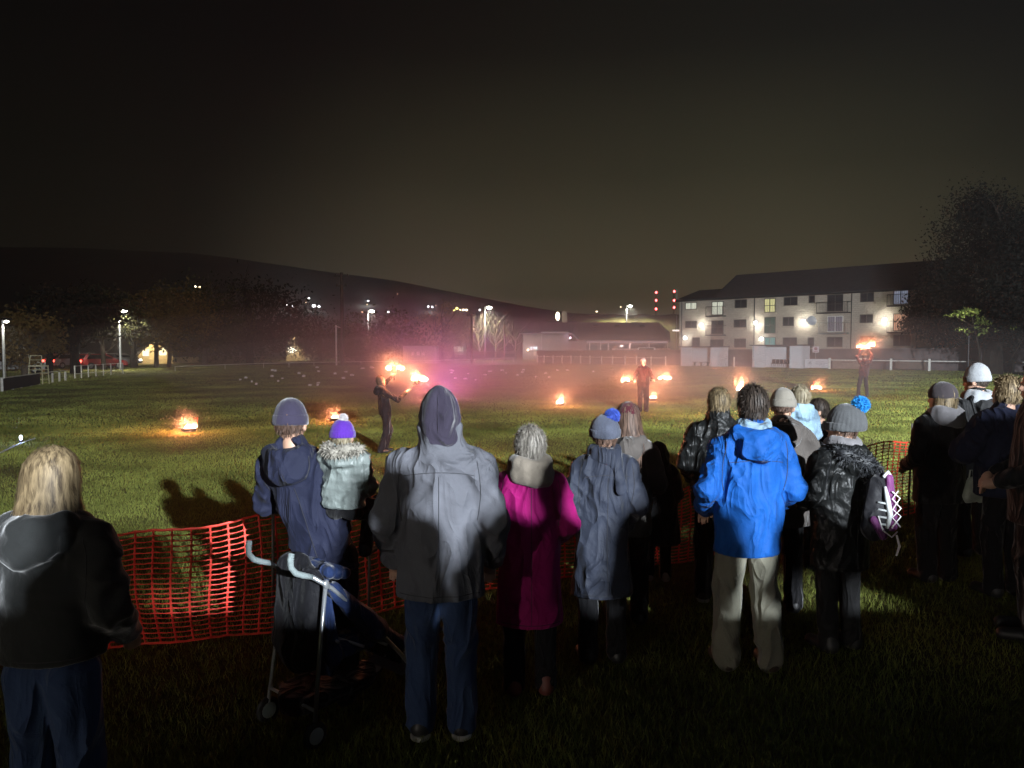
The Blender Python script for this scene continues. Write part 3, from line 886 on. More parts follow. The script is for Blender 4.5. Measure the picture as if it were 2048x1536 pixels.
def pole(px, ptop, Y, label, arms=(), rad=.14):
    p = at(px, ptop, Y)
    r = empty('utility_pole', (p.x, p.y, 0)); tag(r, label, 'utility pole')
    MB().tube([(0, 0, 0), (0, 0, p.z)], [rad * 1.2, rad * .85], 10).build('pole', M_WOODPOLE, r)
    for z, L in arms:
        a = MB(); a.box((0, -.12, p.z - z), (L, .1, .12)); ar = a.build('crossarm', M_WOODPOLE, r)
        i_ = MB()
        for x in (-L * .42, 0, L * .42): i_.lathe([(.05, 0), (.07, .08), (.04, .2)], (x, -.12, p.z - z + .06), 8)
        i_.build('insulator', surf('glazed insulator', (.12, .08, .06), .2), ar)
pole(683, 545, 84, 'tall dark timber utility pole standing alone left of the purple glow', ((.4, 1.6), (1.5, 1.2)), .19)
pole(943, 627, 98, 'slim dark utility pole beside the lit hut', ((.3, 1.2),))
pole(1009, 641, 112, 'plain pale pole between bare shrubs and the clubhouse', (), .09)

def bracket_post():
    p = at(672, 650, 86); b = at(672, 670, 86)
    r = empty('bracket_post', (p.x, p.y, 0)); tag(r, 'white post with a short side bracket beside the tall utility pole', 'post')
    m = MB(); m.tube([(0, 0, 0), (0, 0, p.z)], .09, 8); m.tube([(0, 0, p.z - .15), (.55, 0, p.z - .3)], .05, 6); m.build('post', M_WHITE, r)
bracket_post()

G_RED = glow('red warning lamp', (1, .10, .10), 14, 'NONE')
def mast(px, pys, label):
    Y = 300
    top = at(px, min(pys) - 4, Y); zb = 0
    r = empty('radio_mast', (top.x, Y, zb)); tag(r, label, 'radio mast', 'radio masts on the skyline')
    m = MB()
    for a in range(3):
        c, s = math.cos(a * 2.094), math.sin(a * 2.094)
        m.tube([(.6 * c, .6 * s, 0), (.25 * c, .25 * s, top.z)], .05, 4)
    for i in range(24):
        z = i / 24 * top.z; q = .6 - .35 * i / 24
        for a in range(3):
            c, s, c2, s2 = math.cos(a * 2.094) * q, math.sin(a * 2.094) * q, math.cos((a + 1) * 2.094) * q, math.sin((a + 1) * 2.094) * q
            m.tube([(c, s, z), (c2, s2, z + top.z / 24)], .03, 4)
    m.build('lattice', M_DARKMETAL, r)
    for py in pys:
        z = at(px, py, Y).z
        MB().ball((0, -.5, z), (.42, .42, .5), 10, 6).build('warning_lamp', G_RED, r)
mast(1312, (585, 601, 618), 'left one of two radio masts with red warning lamps')
mast(1348, (583, 601, 615), 'right one of two radio masts with red warning lamps, by the apartment roof')

def flag_pole():
    p = at(1354, 578, 108)
    r = empty('flag_pole', (p.x, p.y, 0)); tag(r, 'thin pale pole at the left end of the apartment block', 'pole')
    m = MB(); m.tube([(0, 0, 0), (0, 0, p.z)], [.06, .03], 6); m.build('pole', M_GALV, r)
    b = MB(); b.box((0, -.1, at(1354, 661, 108).z), (1.2, .3, .22), bev=.03); b.build('light_box', glow('porch light', (1, .86, .8), 1.6, 'NONE'), r)
flag_pole()

def leaning_pole():
    a, b = ground_at(2008, 742), at(2060, 655, 50)
    r = empty('leaning_pole', a); tag(r, 'thin pole leaning over the white rail at the right edge', 'pole')
    d = b - a
    MB().tube([(0, 0, 0), d * .5, d], .035, 6).build('shaft', M_GALV, r)
    MB().box((0, 0, .03), (.3, .3, .06), bev=.01).build('foot', M_DARKMETAL, r)
leaning_pole()

# ================================================================ trees
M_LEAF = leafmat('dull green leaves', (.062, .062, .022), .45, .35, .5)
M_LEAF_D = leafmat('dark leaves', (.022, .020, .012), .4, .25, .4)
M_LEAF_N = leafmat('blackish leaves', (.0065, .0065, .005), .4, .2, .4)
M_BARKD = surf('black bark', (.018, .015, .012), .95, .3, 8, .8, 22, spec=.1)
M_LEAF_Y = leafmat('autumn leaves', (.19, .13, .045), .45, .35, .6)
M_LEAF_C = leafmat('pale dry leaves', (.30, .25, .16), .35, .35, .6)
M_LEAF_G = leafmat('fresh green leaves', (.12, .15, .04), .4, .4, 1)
def limbs(H, seed, n=7, spread=.34, rad=.22, lean=(0, 0), depth=2, up=.9):
    g = random.Random(seed); m = MB(); tips = []
    th = H * .45
    top = Vector((lean[0] * H, lean[1] * H, H * .8))
    pts = [Vector((0, 0, -.1)), Vector((lean[0] * H * .3 + g.uniform(-.1, .1), lean[1] * H * .3, H * .22)), Vector((lean[0] * H * .6 + g.uniform(-.2, .2), lean[1] * H * .6, H * .5)), top]
    m.tube(pts, [rad * 1.25, rad, rad * .7, rad * .2], 8)
    def branch(p, d, L, r, k):
        q = [p]; dd = d.copy()
        for i in range(3):
            dd = (dd + Vector((g.uniform(-.3, .3), g.uniform(-.3, .3), g.uniform(-.05, .3)))).normalized()
            q.append(q[-1] + dd * L / 3)
        m.tube(q, [r, r * .75, r * .5, r * .2], 5 if k else 4); tips.append(q[-1])
        if k:
            for j in range(3):
                a = q[1 + j % 3]
                nd = (dd + Vector((g.uniform(-.9, .9), g.uniform(-.9, .9), g.uniform(-.2, .7)))).normalized()
                branch(a, nd, L * .6, r * .5, k - 1)
    for i in range(n):
        t = .3 + .65 * i / n
        a = i * 2.4 + g.uniform(-.4, .4)
        j = min(int(t * 3), 2); f = t * 3 - j
        base = pts[j].lerp(pts[j + 1], f)
        d = Vector((math.cos(a), math.sin(a), up * g.uniform(.5, 1.2))).normalized()
        branch(base, d, H * spread * g.uniform(.7, 1.15) * (1.15 - t * .5), rad * .45, depth)
    return m, tips
def leaves(centers, n, sig, size, seed, shell=None):
    g = np.random.default_rng(seed)
    c = np.asarray(centers, float); k = g.integers(0, len(c), n)
    P = c[k] + g.normal(size=(n, 3)) * np.asarray(sig)
    a = g.normal(size=(n, 3)); a /= np.linalg.norm(a, axis=1)[:, None]
    b = np.cross(a, g.normal(size=(n, 3))); b /= np.linalg.norm(b, axis=1)[:, None]
    s = size * (.5 + g.random(n))[:, None]
    V = np.stack([P - a * s, P + b * s * .5, P + a * s, P - b * s * .5], 1).reshape(-1, 3)
    return V, np.arange(4 * n).reshape(-1, 4)
def tree(px, py_base, Y, py_top, halfw, label, mat, nleaf, seed, size=.2, trunk=.2, low=.35, lean=(0, 0), cat='tree', kind='tree', dens=34, base=None, dx=0):
    b = at(px, py_base, Y) if base is None else Vector(base); b.z = 0
    H = at(px, py_top, Y).z; hw = halfw * Y / FPX
    r = empty(kind, b); tag(r, label, cat, 'trees round the ground')
    g = random.Random(seed)
    m, tips = limbs(H, seed, 8, min(.42, hw / H * .8), trunk, lean)
    m.build('trunk', M_BARKD if mat in (M_LEAF_N, M_LEAF_D) else M_BARK, r)
    C = []
    for i in range(dens):
        a, e = g.uniform(0, 6.283), g.uniform(-1, 1)
        q = g.uniform(.45, 1.0) ** .6
        zc = H * (low + 1) / 2; zh = H * (1 - low) / 2
        C.append((lean[0] * H * .7 + dx + hw * q * math.cos(a) * math.sqrt(1 - e * e), lean[1] * H + min(hw, 3.5) * q * math.sin(a) * math.sqrt(1 - e * e), zc + zh * q * e * .93))
    s = hw * .2
    V, F = leaves(C, nleaf, (s, s, s * .8), size, seed)
    link('crown', np_mesh('crown', V, F), r, [mat])
    return r
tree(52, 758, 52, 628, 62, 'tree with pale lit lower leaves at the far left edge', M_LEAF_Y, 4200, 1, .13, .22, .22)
tree(98, 756, 57, 610, 66, 'dark leafy tree behind the lookout stand', M_LEAF_D, 4200, 2, .16, .24)
tree(152, 757, 60, 585, 85, 'thick trunked dark tree left of the red tail lights', M_LEAF_D, 4800, 3, .17, .34, .42)
tree(208, 744, 70, 590, 72, 'dark tree with a slim trunk beside the car park lamp', M_LEAF, 3600, 4, .17, .2, .45)
def bare_tree(px, py, Y, top, label, seed, spread=.5, rad=.16, mat=None, up=.9, n=9, kind='bare_tree', lean=(0, 0)):
    b = at(px, py, Y); b.z = 0; H = at(px, top, Y).z
    r = empty(kind, b); tag(r, label, 'tree', 'trees round the ground')
    m, t = limbs(H, seed, n, spread, rad, lean, 2, up); m.build('branches', mat or M_BARK, r)
    return r
bare_tree(268, 736, 76, 590, 'bare branched tree in front of the lit house wall, car park side', 21, .42, .3)
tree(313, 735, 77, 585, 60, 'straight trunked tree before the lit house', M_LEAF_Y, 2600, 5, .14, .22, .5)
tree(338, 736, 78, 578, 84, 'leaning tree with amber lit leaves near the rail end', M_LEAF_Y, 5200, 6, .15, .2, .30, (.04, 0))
tree(410, 735, 84, 572, 92, 'rounded dark tree left of the broad dark tree', M_LEAF, 5200, 7, .19, .3, .12)
tree(500, 735, 88, 556, 108, 'broad dark tree filling the middle left skyline', M_LEAF_D, 6800, 8, .21, .4, .10)
tree(640, 730, 112, 622, 80, 'low dark tree behind the small lit gable', M_LEAF_D, 4200, 9, .2, .3, .1)
tree(765, 728, 104, 632, 96, 'dark tree glowing red purple behind the smoke', M_LEAF, 6500, 10, .2, .3, .06)
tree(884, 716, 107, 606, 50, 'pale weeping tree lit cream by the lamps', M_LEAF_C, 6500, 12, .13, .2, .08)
tree(830, 712, 120, 668, 28, 'small bush lit orange from below', M_LEAF_Y, 1800, 13, .15, .1, .1, cat='bush', kind='bush')
bare_tree(958, 706, 121, 640, 'bare shrub lit under the tallest lamp', 22, .75, .10, surf('pale bark', (.22, .19, .12), .9, .3), 1.2, 12)
bare_tree(990, 706, 124, 648, 'second bare shrub right of the tallest lamp', 23, .8, .10, bpy.data.materials['pale bark'], 1.2, 12)
bare_tree(1030, 706, 132, 660, 'low bare shrub by the clubhouse gable', 24, .8, .10, bpy.data.materials['pale bark'], 1.0, 10)
tree(1985, 735, 58, 372, 118, 'huge black tree towering over the right edge', M_LEAF_N, 42000, 14, .105, .6, .12, dens=60)
tree(2110, 735, 50, 400, 130, 'huge dark tree cut by the right picture edge', M_LEAF_N, 26000, 15, .105, .6, .12, dens=50)
tree(1868, 728, 70, 560, 52, 'tree standing before the right end of the apartment block', M_LEAF_D, 6000, 16, .15, .22, .15)
# the branch that hangs in the lamp light
def lit_branch():
    b = at(1935, 735, 49); b.z = 0
    r = empty('young_tree', b); tag(r, 'young tree with bright lit green leaves below the huge black tree', 'tree', 'trees round the ground')
    k = 49 / FPX
    Z = lambda py: at(1935, py, 49).z
    m = MB(); m.tube([(1.6, .9, 0), (1.2, .8, 2.0), (.6, .5, Z(645)), (.2, .2, Z(612))], [.09, .07, .05, .02], 6)
    for e in ((-1.3, -.2, Z(628)), (1.0, -.2, Z(640)), (.9, -.1, Z(665)), (-.4, 0, Z(662))): m.tube([(.7, .5, Z(655)), (e[0] * .6 + .2, e[1] + .2, (e[2] + Z(652)) / 2 + .1), e], [.035, .025, .01], 5)
    m.build('trunk', M_BARKD, r)
    g = random.Random(8); C = []
    for px, py, n_ in ((1905, 628, 3), (1915, 625, 4), (1925, 622, 6), (1934, 625, 6), (1944, 625, 5), (1958, 640, 5), (1964, 644, 5), (1960, 655, 4), (1956, 662, 3), (1922, 634, 2), (1918, 662, 2), (1932, 664, 1), (1985, 662, 1), (2020, 652, 1)):
        for q in range(n_): C.append(((px - 1935 + g.gauss(0, 3)) * k, -.1 + g.gauss(0, .25), Z(py + g.gauss(0, 3))))
    V, F = leaves(C, 300, (.09, .2, .07), .12, 31)
    link('crown', np_mesh('crown', V, F), r, [M_LEAF_G])
    # the lamp that lights it stands among the leaves
    s = empty('path_lamp', at(1938, 668, 47.3)); tag(s, 'small path lamp tucked under the lit green leaves', 'lamp')
    s.location.z = 0
    h = at(1938, 676, 47.3).z
    MB().tube([(0, 0, 0), (0, 0, h)], .03, 6).build('pole', M_DARKMETAL, s)
    MB().lathe([(.05, 0), (.09, .05), (.09, .12), (.02, .16)], (0, 0, h), 10).build('lamp_head', M_DARKMETAL, s)
    lamp('path_light', 'SPOT', (0, .05, h + .22), (1, 1, .72), 700, s, .05, (0, .75, .8), 95, .8)
lit_branch()

# ================================================================ houses and huts, left and middle distance
def gable_house(px0, px1, py_apex, py_eave, Y, label, wallc, depth=7, roofc=(.05, .045, .045), name='house', win=()):
    k = Y / FPX; a, b = at(px0, 700, Y), at(px1, 700, Y)
    w = b.x - a.x; r = empty(name, ((a.x + b.x) / 2, Y, 0)); tag(r, label, name)
    ze, zr = at(px0, py_eave, Y).z, at((px0 + px1) / 2, py_apex, Y).z
    q = MB(); v = [(-w / 2, 0, -.1), (w / 2, 0, -.1), (w / 2, 0, ze), (0, 0, zr), (-w / 2, 0, ze)]
    v += [(x, depth, z) for x, y, z in v]
    q.add(v, [(0, 1, 2, 3, 4), (9, 8, 7, 6, 5), (1, 6, 7, 2), (0, 4, 9, 5)]); q.build('wall', surf('house wall', wallc, .85, .25, 1, .4, 8), r)
    f = MB(); o = .35; s = (zr - ze) / (w / 2)
    for sg in (-1, 1):
        f.sheet([(sg * (w / 2 + o), -o, ze - s * o + .02), (0, -o, zr + .05), (0, depth + o, zr + .05), (sg * (w / 2 + o), depth + o, ze - s * o + .02)][::sg], -.16 if sg < 0 else -.16)
    rf = f.build('roof', surf('house roof', roofc, .8, .25, 2, .5, 5), r)
    for x, z, ww, hh, g in win:
        fr = MB(); fr.box((x, -.03, z), (ww, .06, hh)); wn = fr.build('window', M_WHITE, r)
        MB().box((x, -.07, z), (ww - .16, .02, hh - .16)).build('pane', g or surf('dark pane', (.03, .03, .035), .15), wn)
    return r
G_WIN = glow('warm lit window', (1, .82, .5), 2.2, 'NONE')
h = gable_house(572, 610, 661, 698, 118, 'narrow pale gabled house with a bright arched porch', (.30, .25, .16), 7, win=((.3, 3.3, .8, .9, None),))
MB().ball((-.55, -.15, 1.7), (.75, .2, .45), 14, 8).build('porch_light', glow('porch arch light', (1, .95, .78), 6, 'NONE'), h)
lamp('porch_glow', 'POINT', (-.4, -1.2, 2.4), (1, .8, .5), 700, h, .2)
h = gable_house(680, 738, 672, 697, 112, 'wide gabled bungalow with a string of lights on its roof', (.22, .17, .15), 8, (.10, .07, .055), win=((1.3, 1.3, .9, .8, None), (-1.2, 1.3, 1.2, .9, None)))
s = MB()
for i in range(9): s.ball((.2 + i * .2, -.5, 2.1 + .02 * math.sin(i)), .05, 8, 5)
s.build('string_light', glow('string of lamps', (1, .62, .4), 7, 'NONE'), h)
lamp('string_glow', 'POINT', (.8, -1.4, 3.2), (1, .55, .3), 160, h, .2)
h = gable_house(276, 345, 676, 708, 96, 'pale house wall glowing behind the left trees', (.55, .44, .26), 8, win=((-1.2, 1.4, .9, 1.0, G_WIN), (1.0, 1.5, 1.0, 1.0, G_WIN)))
lamp('yard_glow', 'POINT', (0, -2.2, 2.6), (1, .80, .46), 900, h, .2)
hut = gable_house(905, 932, 683, 688, 122, 'small dark hut with a bright lit window by the slim pole', (.10, .085, .07), 3, win=((-.1, 1.55, 1.45, 1.35, None),))
g = MB(); g.box((-.1, -.1, 1.55), (1.25, .02, 1.15)); g.build('lit_pane', glow('lit hut window', (.9, .86, .66), .9, 'NONE'), hut)
g = MB()
for i in range(4): g.box((-.55 + i * .3, -.115, 1.55), (.03, .01, 1.15))
g.box((-.1, -.115, 1.75), (1.25, .01, .03)); g.build('window_bar', M_DARKMETAL, hut)
h = gable_house(606, 650, 688, 694, 122, 'low shed with pale washing beside the arched porch', (.15, .12, .09), 5, name='shed')
pw_ = MB()
for i in range(3): pw_.box((-.9 + i * .75, -.08, 1.7), (.5, .03, 1.0), 0, .06)
pw_.build('pale_sheet', surf('pale sheet', (.4, .36, .28), .9, .2), h)

def container():
    Y = 97; a, b = at(806, 700, Y), at(874, 700, Y); w = b.x - a.x; H = at(806, 693, Y).z
    r = empty('store_container', ((a.x + b.x) / 2, Y, 0)); tag(r, 'long pale metal store with three small windows under the orange bush', 'container')
    m = surf('pale corrugated metal', (.42, .38, .40), .5, .1, 2)
    q = MB(); q.box((0, 1.2, H / 2), (w, 2.4, H))
    for i in range(36): q.box((-w / 2 + w * (i + .5) / 36, -.02, H / 2), (w / 72, .05, H - .25))
    q.build('shell', m, r)
    q = MB(); q.box((0, 1.2, H + .05), (w + .15, 2.6, .1)); q.build('roof', surf('store roof', (.3, .28, .3), .6), r)
    for x in (-.9, -.25, .4):
        MB().box((x, -.06, H * .58), (.38, .04, .45)).build('window', surf('lit store pane', (.7, .6, .65), .3), r)
    MB().box((w / 2 - .25, -.06, H * .48), (.3, .05, H * .9)).build('door', surf('store door', (.5, .45, .48), .5), r)
container()

def picket():
    a, b = at(903, 700, 116), at(1034, 700, 116)
    r = empty('picket_fence', (a.x, 116, 0)); tag(r, 'dark picket fence with light gaps below the bare shrubs', 'fence')
    m = MB(); L = b.x - a.x; n = 60
    for i in range(n): m.box((L * i / n, 0, .75), (L / n * .55, .04, 1.5 + .12 * math.sin(i * .7)))
    m.build('pickets', surf('dark pickets', (.04, .032, .028), .9, .3), r)
    q = MB(); q.box((L / 2, .05, .4), (L, .04, .1)); q.box((L / 2, .05, 1.2), (L, .04, .1)); q.build('rail', surf('dark rail', (.04, .032, .028), .9), r)
picket()

# ================================================================ vehicles
def car(name, loc, rz, col, label, group, van=False, tail=0.0, head=0.0):
    r = empty(name, loc, rz); tag(r, label, 'van' if van else 'car', group)
    pm = surf(f'{label[:24]} paint', col, .3, .05, 2, coat=.6)
    L, W, H = (4.6, 1.85, 2.05) if van else (4.2, 1.75, 1.45)
    b = MB()
    prof = [(-L / 2, .35), (-L / 2, .75), (-L / 2 + .15, .92), (L / 2 - 1.1, .95), (L / 2 - .15, .8), (L / 2, .6), (L / 2, .32)]
    v = [(x, s * W / 2, z) for s in (-1, 1) for x, z in prof]; n = len(prof)
    b.add(v, [tuple(range(n)), tuple(range(2 * n - 1, n - 1, -1))] + [((i + 1) % n, i, n + i, n + (i + 1) % n) for i in range(n)])
    zc = H
    cab = [(-L / 2 + .12, .9), (-L / 2 + (.25 if van else .55), zc), (L / 2 - (1.7 if van else 1.95), zc), (L / 2 - 1.05, .93)]
    v = [(x, s * (W / 2 - (.04 if z < 1 else .16)), z) for s in (-1, 1) for x, z in cab]
    b.add(v, [(0, 1, 2, 3), (7, 6, 5, 4), (1, 0, 4, 5), (2, 1, 5, 6), (3, 2, 6, 7)])
    b.build('body', pm, r)
    g = MB()
    for s in (-1, 1):
        y0, y1 = s * (W / 2 - .045), s * (W / 2 - .145)
        if not van or True:
            q = [(-L / 2 + .45, y0, .98), (L / 2 - 1.3, y0, .98), (L / 2 - (1.85 if van else 2.05), y1, zc - .1), (-L / 2 + (.5 if van else .75), y1, zc - .1)]
            g.sheet(q if s < 0 else q[::-1], -.015)
    g.sheet([(L / 2 - 1.14, -W / 2 + .15, .98), (L / 2 - 1.14, W / 2 - .15, .98), (L / 2 - (1.68 if van else 1.9), W / 2 - .22, zc - .07), (L / 2 - (1.68 if van else 1.9), -W / 2 + .22, zc - .07)], -.02)
    g.sheet([(-L / 2 + .18, W / 2 - .15, 1.0), (-L / 2 + .18, -W / 2 + .15, 1.0), (-L / 2 + (.24 if van else .5), -W / 2 + .22, zc - .1), (-L / 2 + (.24 if van else .5), W / 2 - .22, zc - .1)], -.02)
    g.build('window', surf('car glass', (.02, .022, .025), .08, .1, spec=.8), r)
    for x in (-L / 2 + .8, L / 2 - .85):
        for s in (-1, 1):
            w = MB(); w.tube([(x, s * (W / 2 - .2), .32), (x, s * (W / 2 + .01), .32)], .32, 16); wo_ = w.build('wheel', surf('tyre', (.02, .02, .02), .9), r)
            h_ = MB(); h_.tube([(x, s * (W / 2 + .012), .32), (x, s * (W / 2 + .03), .32)], .19, 12); h_.build('rim', M_GALV, wo_)
    for s in (-1, 1):
        t = MB(); t.box((-L / 2 - .01, s * (W / 2 - .22), .78), (.06, .3, .2), bev=.015); t.build('tail_light', glow('tail light', (1, .06, .04), tail) if tail else surf('tail lens', (.3, .02, .02), .2), r)
        t = MB(); t.box((L / 2 - .06, s * (W / 2 - .25), .68), (.12, .32, .16), bev=.02); t.build('headlight', glow('headlight', (1, .97, .9), head) if head else surf('headlight lens', (.6, .6, .6), .1), r)
    if head: lamp('headlight_beam', 'SPOT', (L / 2 + .1, 0, .7), (1, .95, .85), 400, r, .1, (1, 0, -.08), 80, .6)
    if tail: lamp('tail_glow', 'POINT', (-L / 2 - .25, 0, .8), (1, .08, .05), 30, r, .1)
    return r
CP_ = 'cars in the far left car park'
p = at(136, 745, 74); p.z = 0; car('parked_car', p, R(70), (.3, .3, .3), 'car with red tail lights glowing beside the thick tree trunk', CP_, False, 14)
p = at(203, 745, 72); p.z = 0; car('parked_car', p, R(52), (.28, .02, .02), 'red car with its brake lights on near the slim trunk', CP_, False, 16)
p = at(240, 740, 82); p.z = 0; car('parked_car', p, R(-8), (.6, .58, .55), 'white car with headlights on below the car park lamp', CP_, False, 0, 16)
p = at(30, 745, 60); p.z = 0; car('parked_van', p, R(25), (.62, .64, .6), 'pale van half hidden behind the far left tree', CP_, True)
p = at(182, 740, 84); p.z = 0; car('parked_car', p, R(10), (.5, .5, .48), 'silver car parked behind the red car', CP_)
p = at(1284, 703, 122); p.z = 0; car('parked_van', p, R(175), (.75, .75, .76), 'white van parked in front of the clubhouse', None, True)
AP = 'cars parked along the apartment block'
for i, (px, c, lab) in enumerate(((1450, (.7, .7, .72), 'white car roof showing over the wall between the two dugouts'), (1491, (.66, .67, .7), 'white car roof showing over the wall left of the second dugout'), (1640, (.4, .41, .42), 'grey car roof above the wall over the white advert board'), (1664, (.7, .7, .72), 'white car roof above the wall right of the satellite dish'), (1706, (.6, .6, .6), 'pale car roof above the wall beneath the drainpipe'))):
    q = wall_pt(px, 6.5); car('parked_car', q, -.81 + (.1 if i % 2 else 0), c, lab, AP)

# ================================================================ white scraps on the pitch
def scraps():
    pts = [(480, 761), (491, 757), (503, 765), (512, 770), (545, 742), (551, 743), (544, 754), (556, 764), (565, 758), (598, 748), (607, 754), (620, 772), (636, 767), (635, 772), (634, 736), (637, 744), (670, 749), (687, 758), (692, 745), (704, 752), (743, 736), (745, 737), (769, 762), (902, 742), (903, 747), (906, 743), (911, 758), (931, 759), (936, 749), (951, 761), (970, 751), (980, 744), (1004, 742), (1035, 752), (1045, 746), (1047, 741), (1072, 755), (1091, 748), (1098, 756), (1115, 742), (1135, 742), (1187, 745), (1012, 747), (725, 738)]
    m = surf('white scrap', (.9, .88, .89), .5, .05)
    g = random.Random(3); first = None
    for px, py in pts:
        p = ground_at(px, py); k = p.y / FPX
        r = MB(); w = g.uniform(4, 8) * k; h = g.uniform(2.8, 4.6) * k
        # a crumpled folded piece standing on the grass
        r.sheet([(-w / 2, 0, 0), (0, -.05, 0), (0, -.03, h), (-w / 2, .06, h * .8)], .01)
        r.sheet([(.004, -.05, 0), (w / 2, .02, 0), (w / 2, .08, h * .7), (.004, -.03, h)], .01)
        o = r.build('paper_scrap', m); o.location = (p.x, p.y, .01); o.rotation_euler = (0, 0, g.uniform(-.25, .25))
        tag(o, 'small white scrap lying out on the far grass of the pitch', 'scrap', 'white scraps scattered over the far pitch')
scraps()
# ================================================================ smooth-blended body and clothing surfaces
_T = np.random.default_rng(5).random((32, 32, 32)).astype(np.float32)
def vnoise(P, seed=0):
    P = P + np.array([seed * 7.31, seed * 3.17, seed * 5.77])
    i = np.floor(P).astype(np.int64); f = P - i; u = f * f * (3 - 2 * f)
    i0 = i & 31; i1 = (i + 1) & 31
    x0, y0, z0 = i0[..., 0], i0[..., 1], i0[..., 2]; x1, y1, z1 = i1[..., 0], i1[..., 1], i1[..., 2]
    ux, uy, uz = u[..., 0], u[..., 1], u[..., 2]
    a = _T[x0, y0, z0] * (1 - ux) + _T[x1, y0, z0] * ux
    b = _T[x0, y1, z0] * (1 - ux) + _T[x1, y1, z0] * ux
    c = _T[x0, y0, z1] * (1 - ux) + _T[x1, y0, z1] * ux
    d = _T[x0, y1, z1] * (1 - ux) + _T[x1, y1, z1] * ux
    return (a * (1 - uy) + b * uy) * (1 - uz) + (c * (1 - uy) + d * uy) * uz
def ridge(P, seed=0):
    return 1 - np.abs(2 * vnoise(P, seed) - 1)

class SDF:
    def __init__(s): s.ops = []; s.cuts = []
    def cap(s, a, b, r1, r2=None, k=.03, fy=1.0, cut=False):
        a = np.array(a, float); b = np.array(b, float); r2 = r1 if r2 is None else r2
        rm = max(r1, r2) * max(1, fy)
        lo = np.minimum(a, b) - rm; hi = np.maximum(a, b) + rm
        ab = b - a; L2 = max(float(ab @ ab), 1e-9)
        def f(P):
            q = P - a; t = np.clip((q @ ab) / L2, 0, 1); q = q - t[..., None] * ab
            if fy != 1.0:
                q = q.copy(); q[..., 1] /= fy
            return (np.linalg.norm(q, axis=-1) - (r1 + (r2 - r1) * t)) * min(1.0, fy + .15)
        s.ops.append((lo, hi, f, k, cut)); return s
    def ell(s, c, r, k=.03, rot=None, cut=False):
        c = np.array(c, float); r = np.array(r, float) if np.ndim(r) else np.full(3, float(r))
        rm = np.full(3, r.max()) if rot is not None else r
        M = None if rot is None else np.array(rot)
        def f(P):
            q = P - c
            if M is not None: q = q @ M          # world -> local (M columns are local axes)
            k0 = np.linalg.norm(q / r, axis=-1); k1 = np.linalg.norm(q / (r * r), axis=-1) + 1e-9
            return k0 * (k0 - 1) / k1
        s.ops.append((c - rm, c + rm, f, k, cut)); return s
    def plane(s, p, n):
        """keeps the side the normal points away from"""
        s.cuts.append((np.array(p, float), np.array(n, float) / np.linalg.norm(n))); return s
    def surface(s, res, fold=None):
        adds = [o for o in s.ops if not o[4]]
        lo = np.min([o[0] for o in adds], 0) - 2.5 * res - .02; hi = np.max([o[1] for o in adds], 0) + 2.5 * res + .02
        n = np.ceil((hi - lo) / res).astype(int) + 1
        ax = [lo[i] + res * np.arange(n[i]) for i in range(3)]
        F = np.full(n, .25)
        for (a, b, f, k, cut) in s.ops:
            m = max(k, .02) + 2 * res
            i0 = np.clip(np.floor((a - m - lo) / res).astype(int), 0, n); i1 = np.clip(np.ceil((b + m - lo) / res).astype(int) + 1, 0, n)
            if np.any(i1 <= i0): continue
            sl = tuple(slice(i0[j], i1[j]) for j in range(3))
            P = np.stack(np.meshgrid(*[ax[j][sl[j]] for j in range(3)], indexing='ij'), -1)
            d = f(P); G = F[sl]
            if cut:
                h = np.maximum(k - np.abs(G + d), 0) / k
                F[sl] = np.maximum(G, -d) + h * h * k / 4
            else:
                h = np.maximum(k - np.abs(G - d), 0) / k
                F[sl] = np.minimum(G, d) - h * h * k / 4
        near = np.abs(F) < max(4 * res, .035)
        idx = np.argwhere(near)
        if fold is not None and len(idx):
            P = lo + idx * res
            F[near] += fold(P)
        for p, nn in s.cuts:
            d = ((ax[0] - p[0]) * nn[0])[:, None, None] + ((ax[1] - p[1]) * nn[1])[None, :, None] + ((ax[2] - p[2]) * nn[2])[None, None, :]
            F = np.maximum(F, d)
        return surfnet(F, lo, res)

def surfnet(F, lo, h):
    S = F < 0
    nx, ny, nz = F.shape
    c = np.zeros((nx - 1, ny - 1, nz - 1), np.int8)
    O = [(i, j, k) for i in (0, 1) for j in (0, 1) for k in (0, 1)]
    for i, j, k in O: c += S[i:nx - 1 + i, j:ny - 1 + j, k:nz - 1 + k]
    act = (c > 0) & (c < 8)
    idx = np.argwhere(act)
    acc = np.zeros((len(idx), 3)); cnt = np.zeros(len(idx))
    for a in O:
        for ax in range(3):
            if a[ax] == 0:
                b = list(a); b[ax] = 1; A, B = np.array(a), np.array(b)
                f1 = F[tuple((idx + A).T)]; f2 = F[tuple((idx + B).T)]
                m = (f1 < 0) != (f2 < 0)
                t = f1[m] / (f1[m] - f2[m])
                acc[m] += A + t[:, None] * (B - A); cnt[m] += 1
    V = (idx + acc / cnt[:, None]) * h + lo
    vid = np.full(act.shape, -1, np.int32); vid[act] = np.arange(len(idx))
    Q = []
    for ax in range(3):
        o = [(1, 2), (2, 0), (0, 1)][ax]
        a = [slice(1, -1)] * 3; a[ax] = slice(0, -1); b = list(a); b[ax] = slice(1, None)
        s0, s1 = S[tuple(a)], S[tuple(b)]
        off = np.ones(3, int); off[ax] = 0
        for flag in (True, False):
            e = np.argwhere((s0 != s1) & (s0 == flag)) + off
            if not len(e): continue
            def cell(du, dv):
                q = e.copy(); q[:, o[0]] += du; q[:, o[1]] += dv; return vid[tuple(q.T)]
            q = np.stack([cell(-1, -1), cell(0, -1), cell(0, 0), cell(-1, 0)], 1)
            Q.append(q if flag else q[:, ::-1])
    Q = np.concatenate(Q); Q = Q[(Q >= 0).all(1)]
    return V, Q
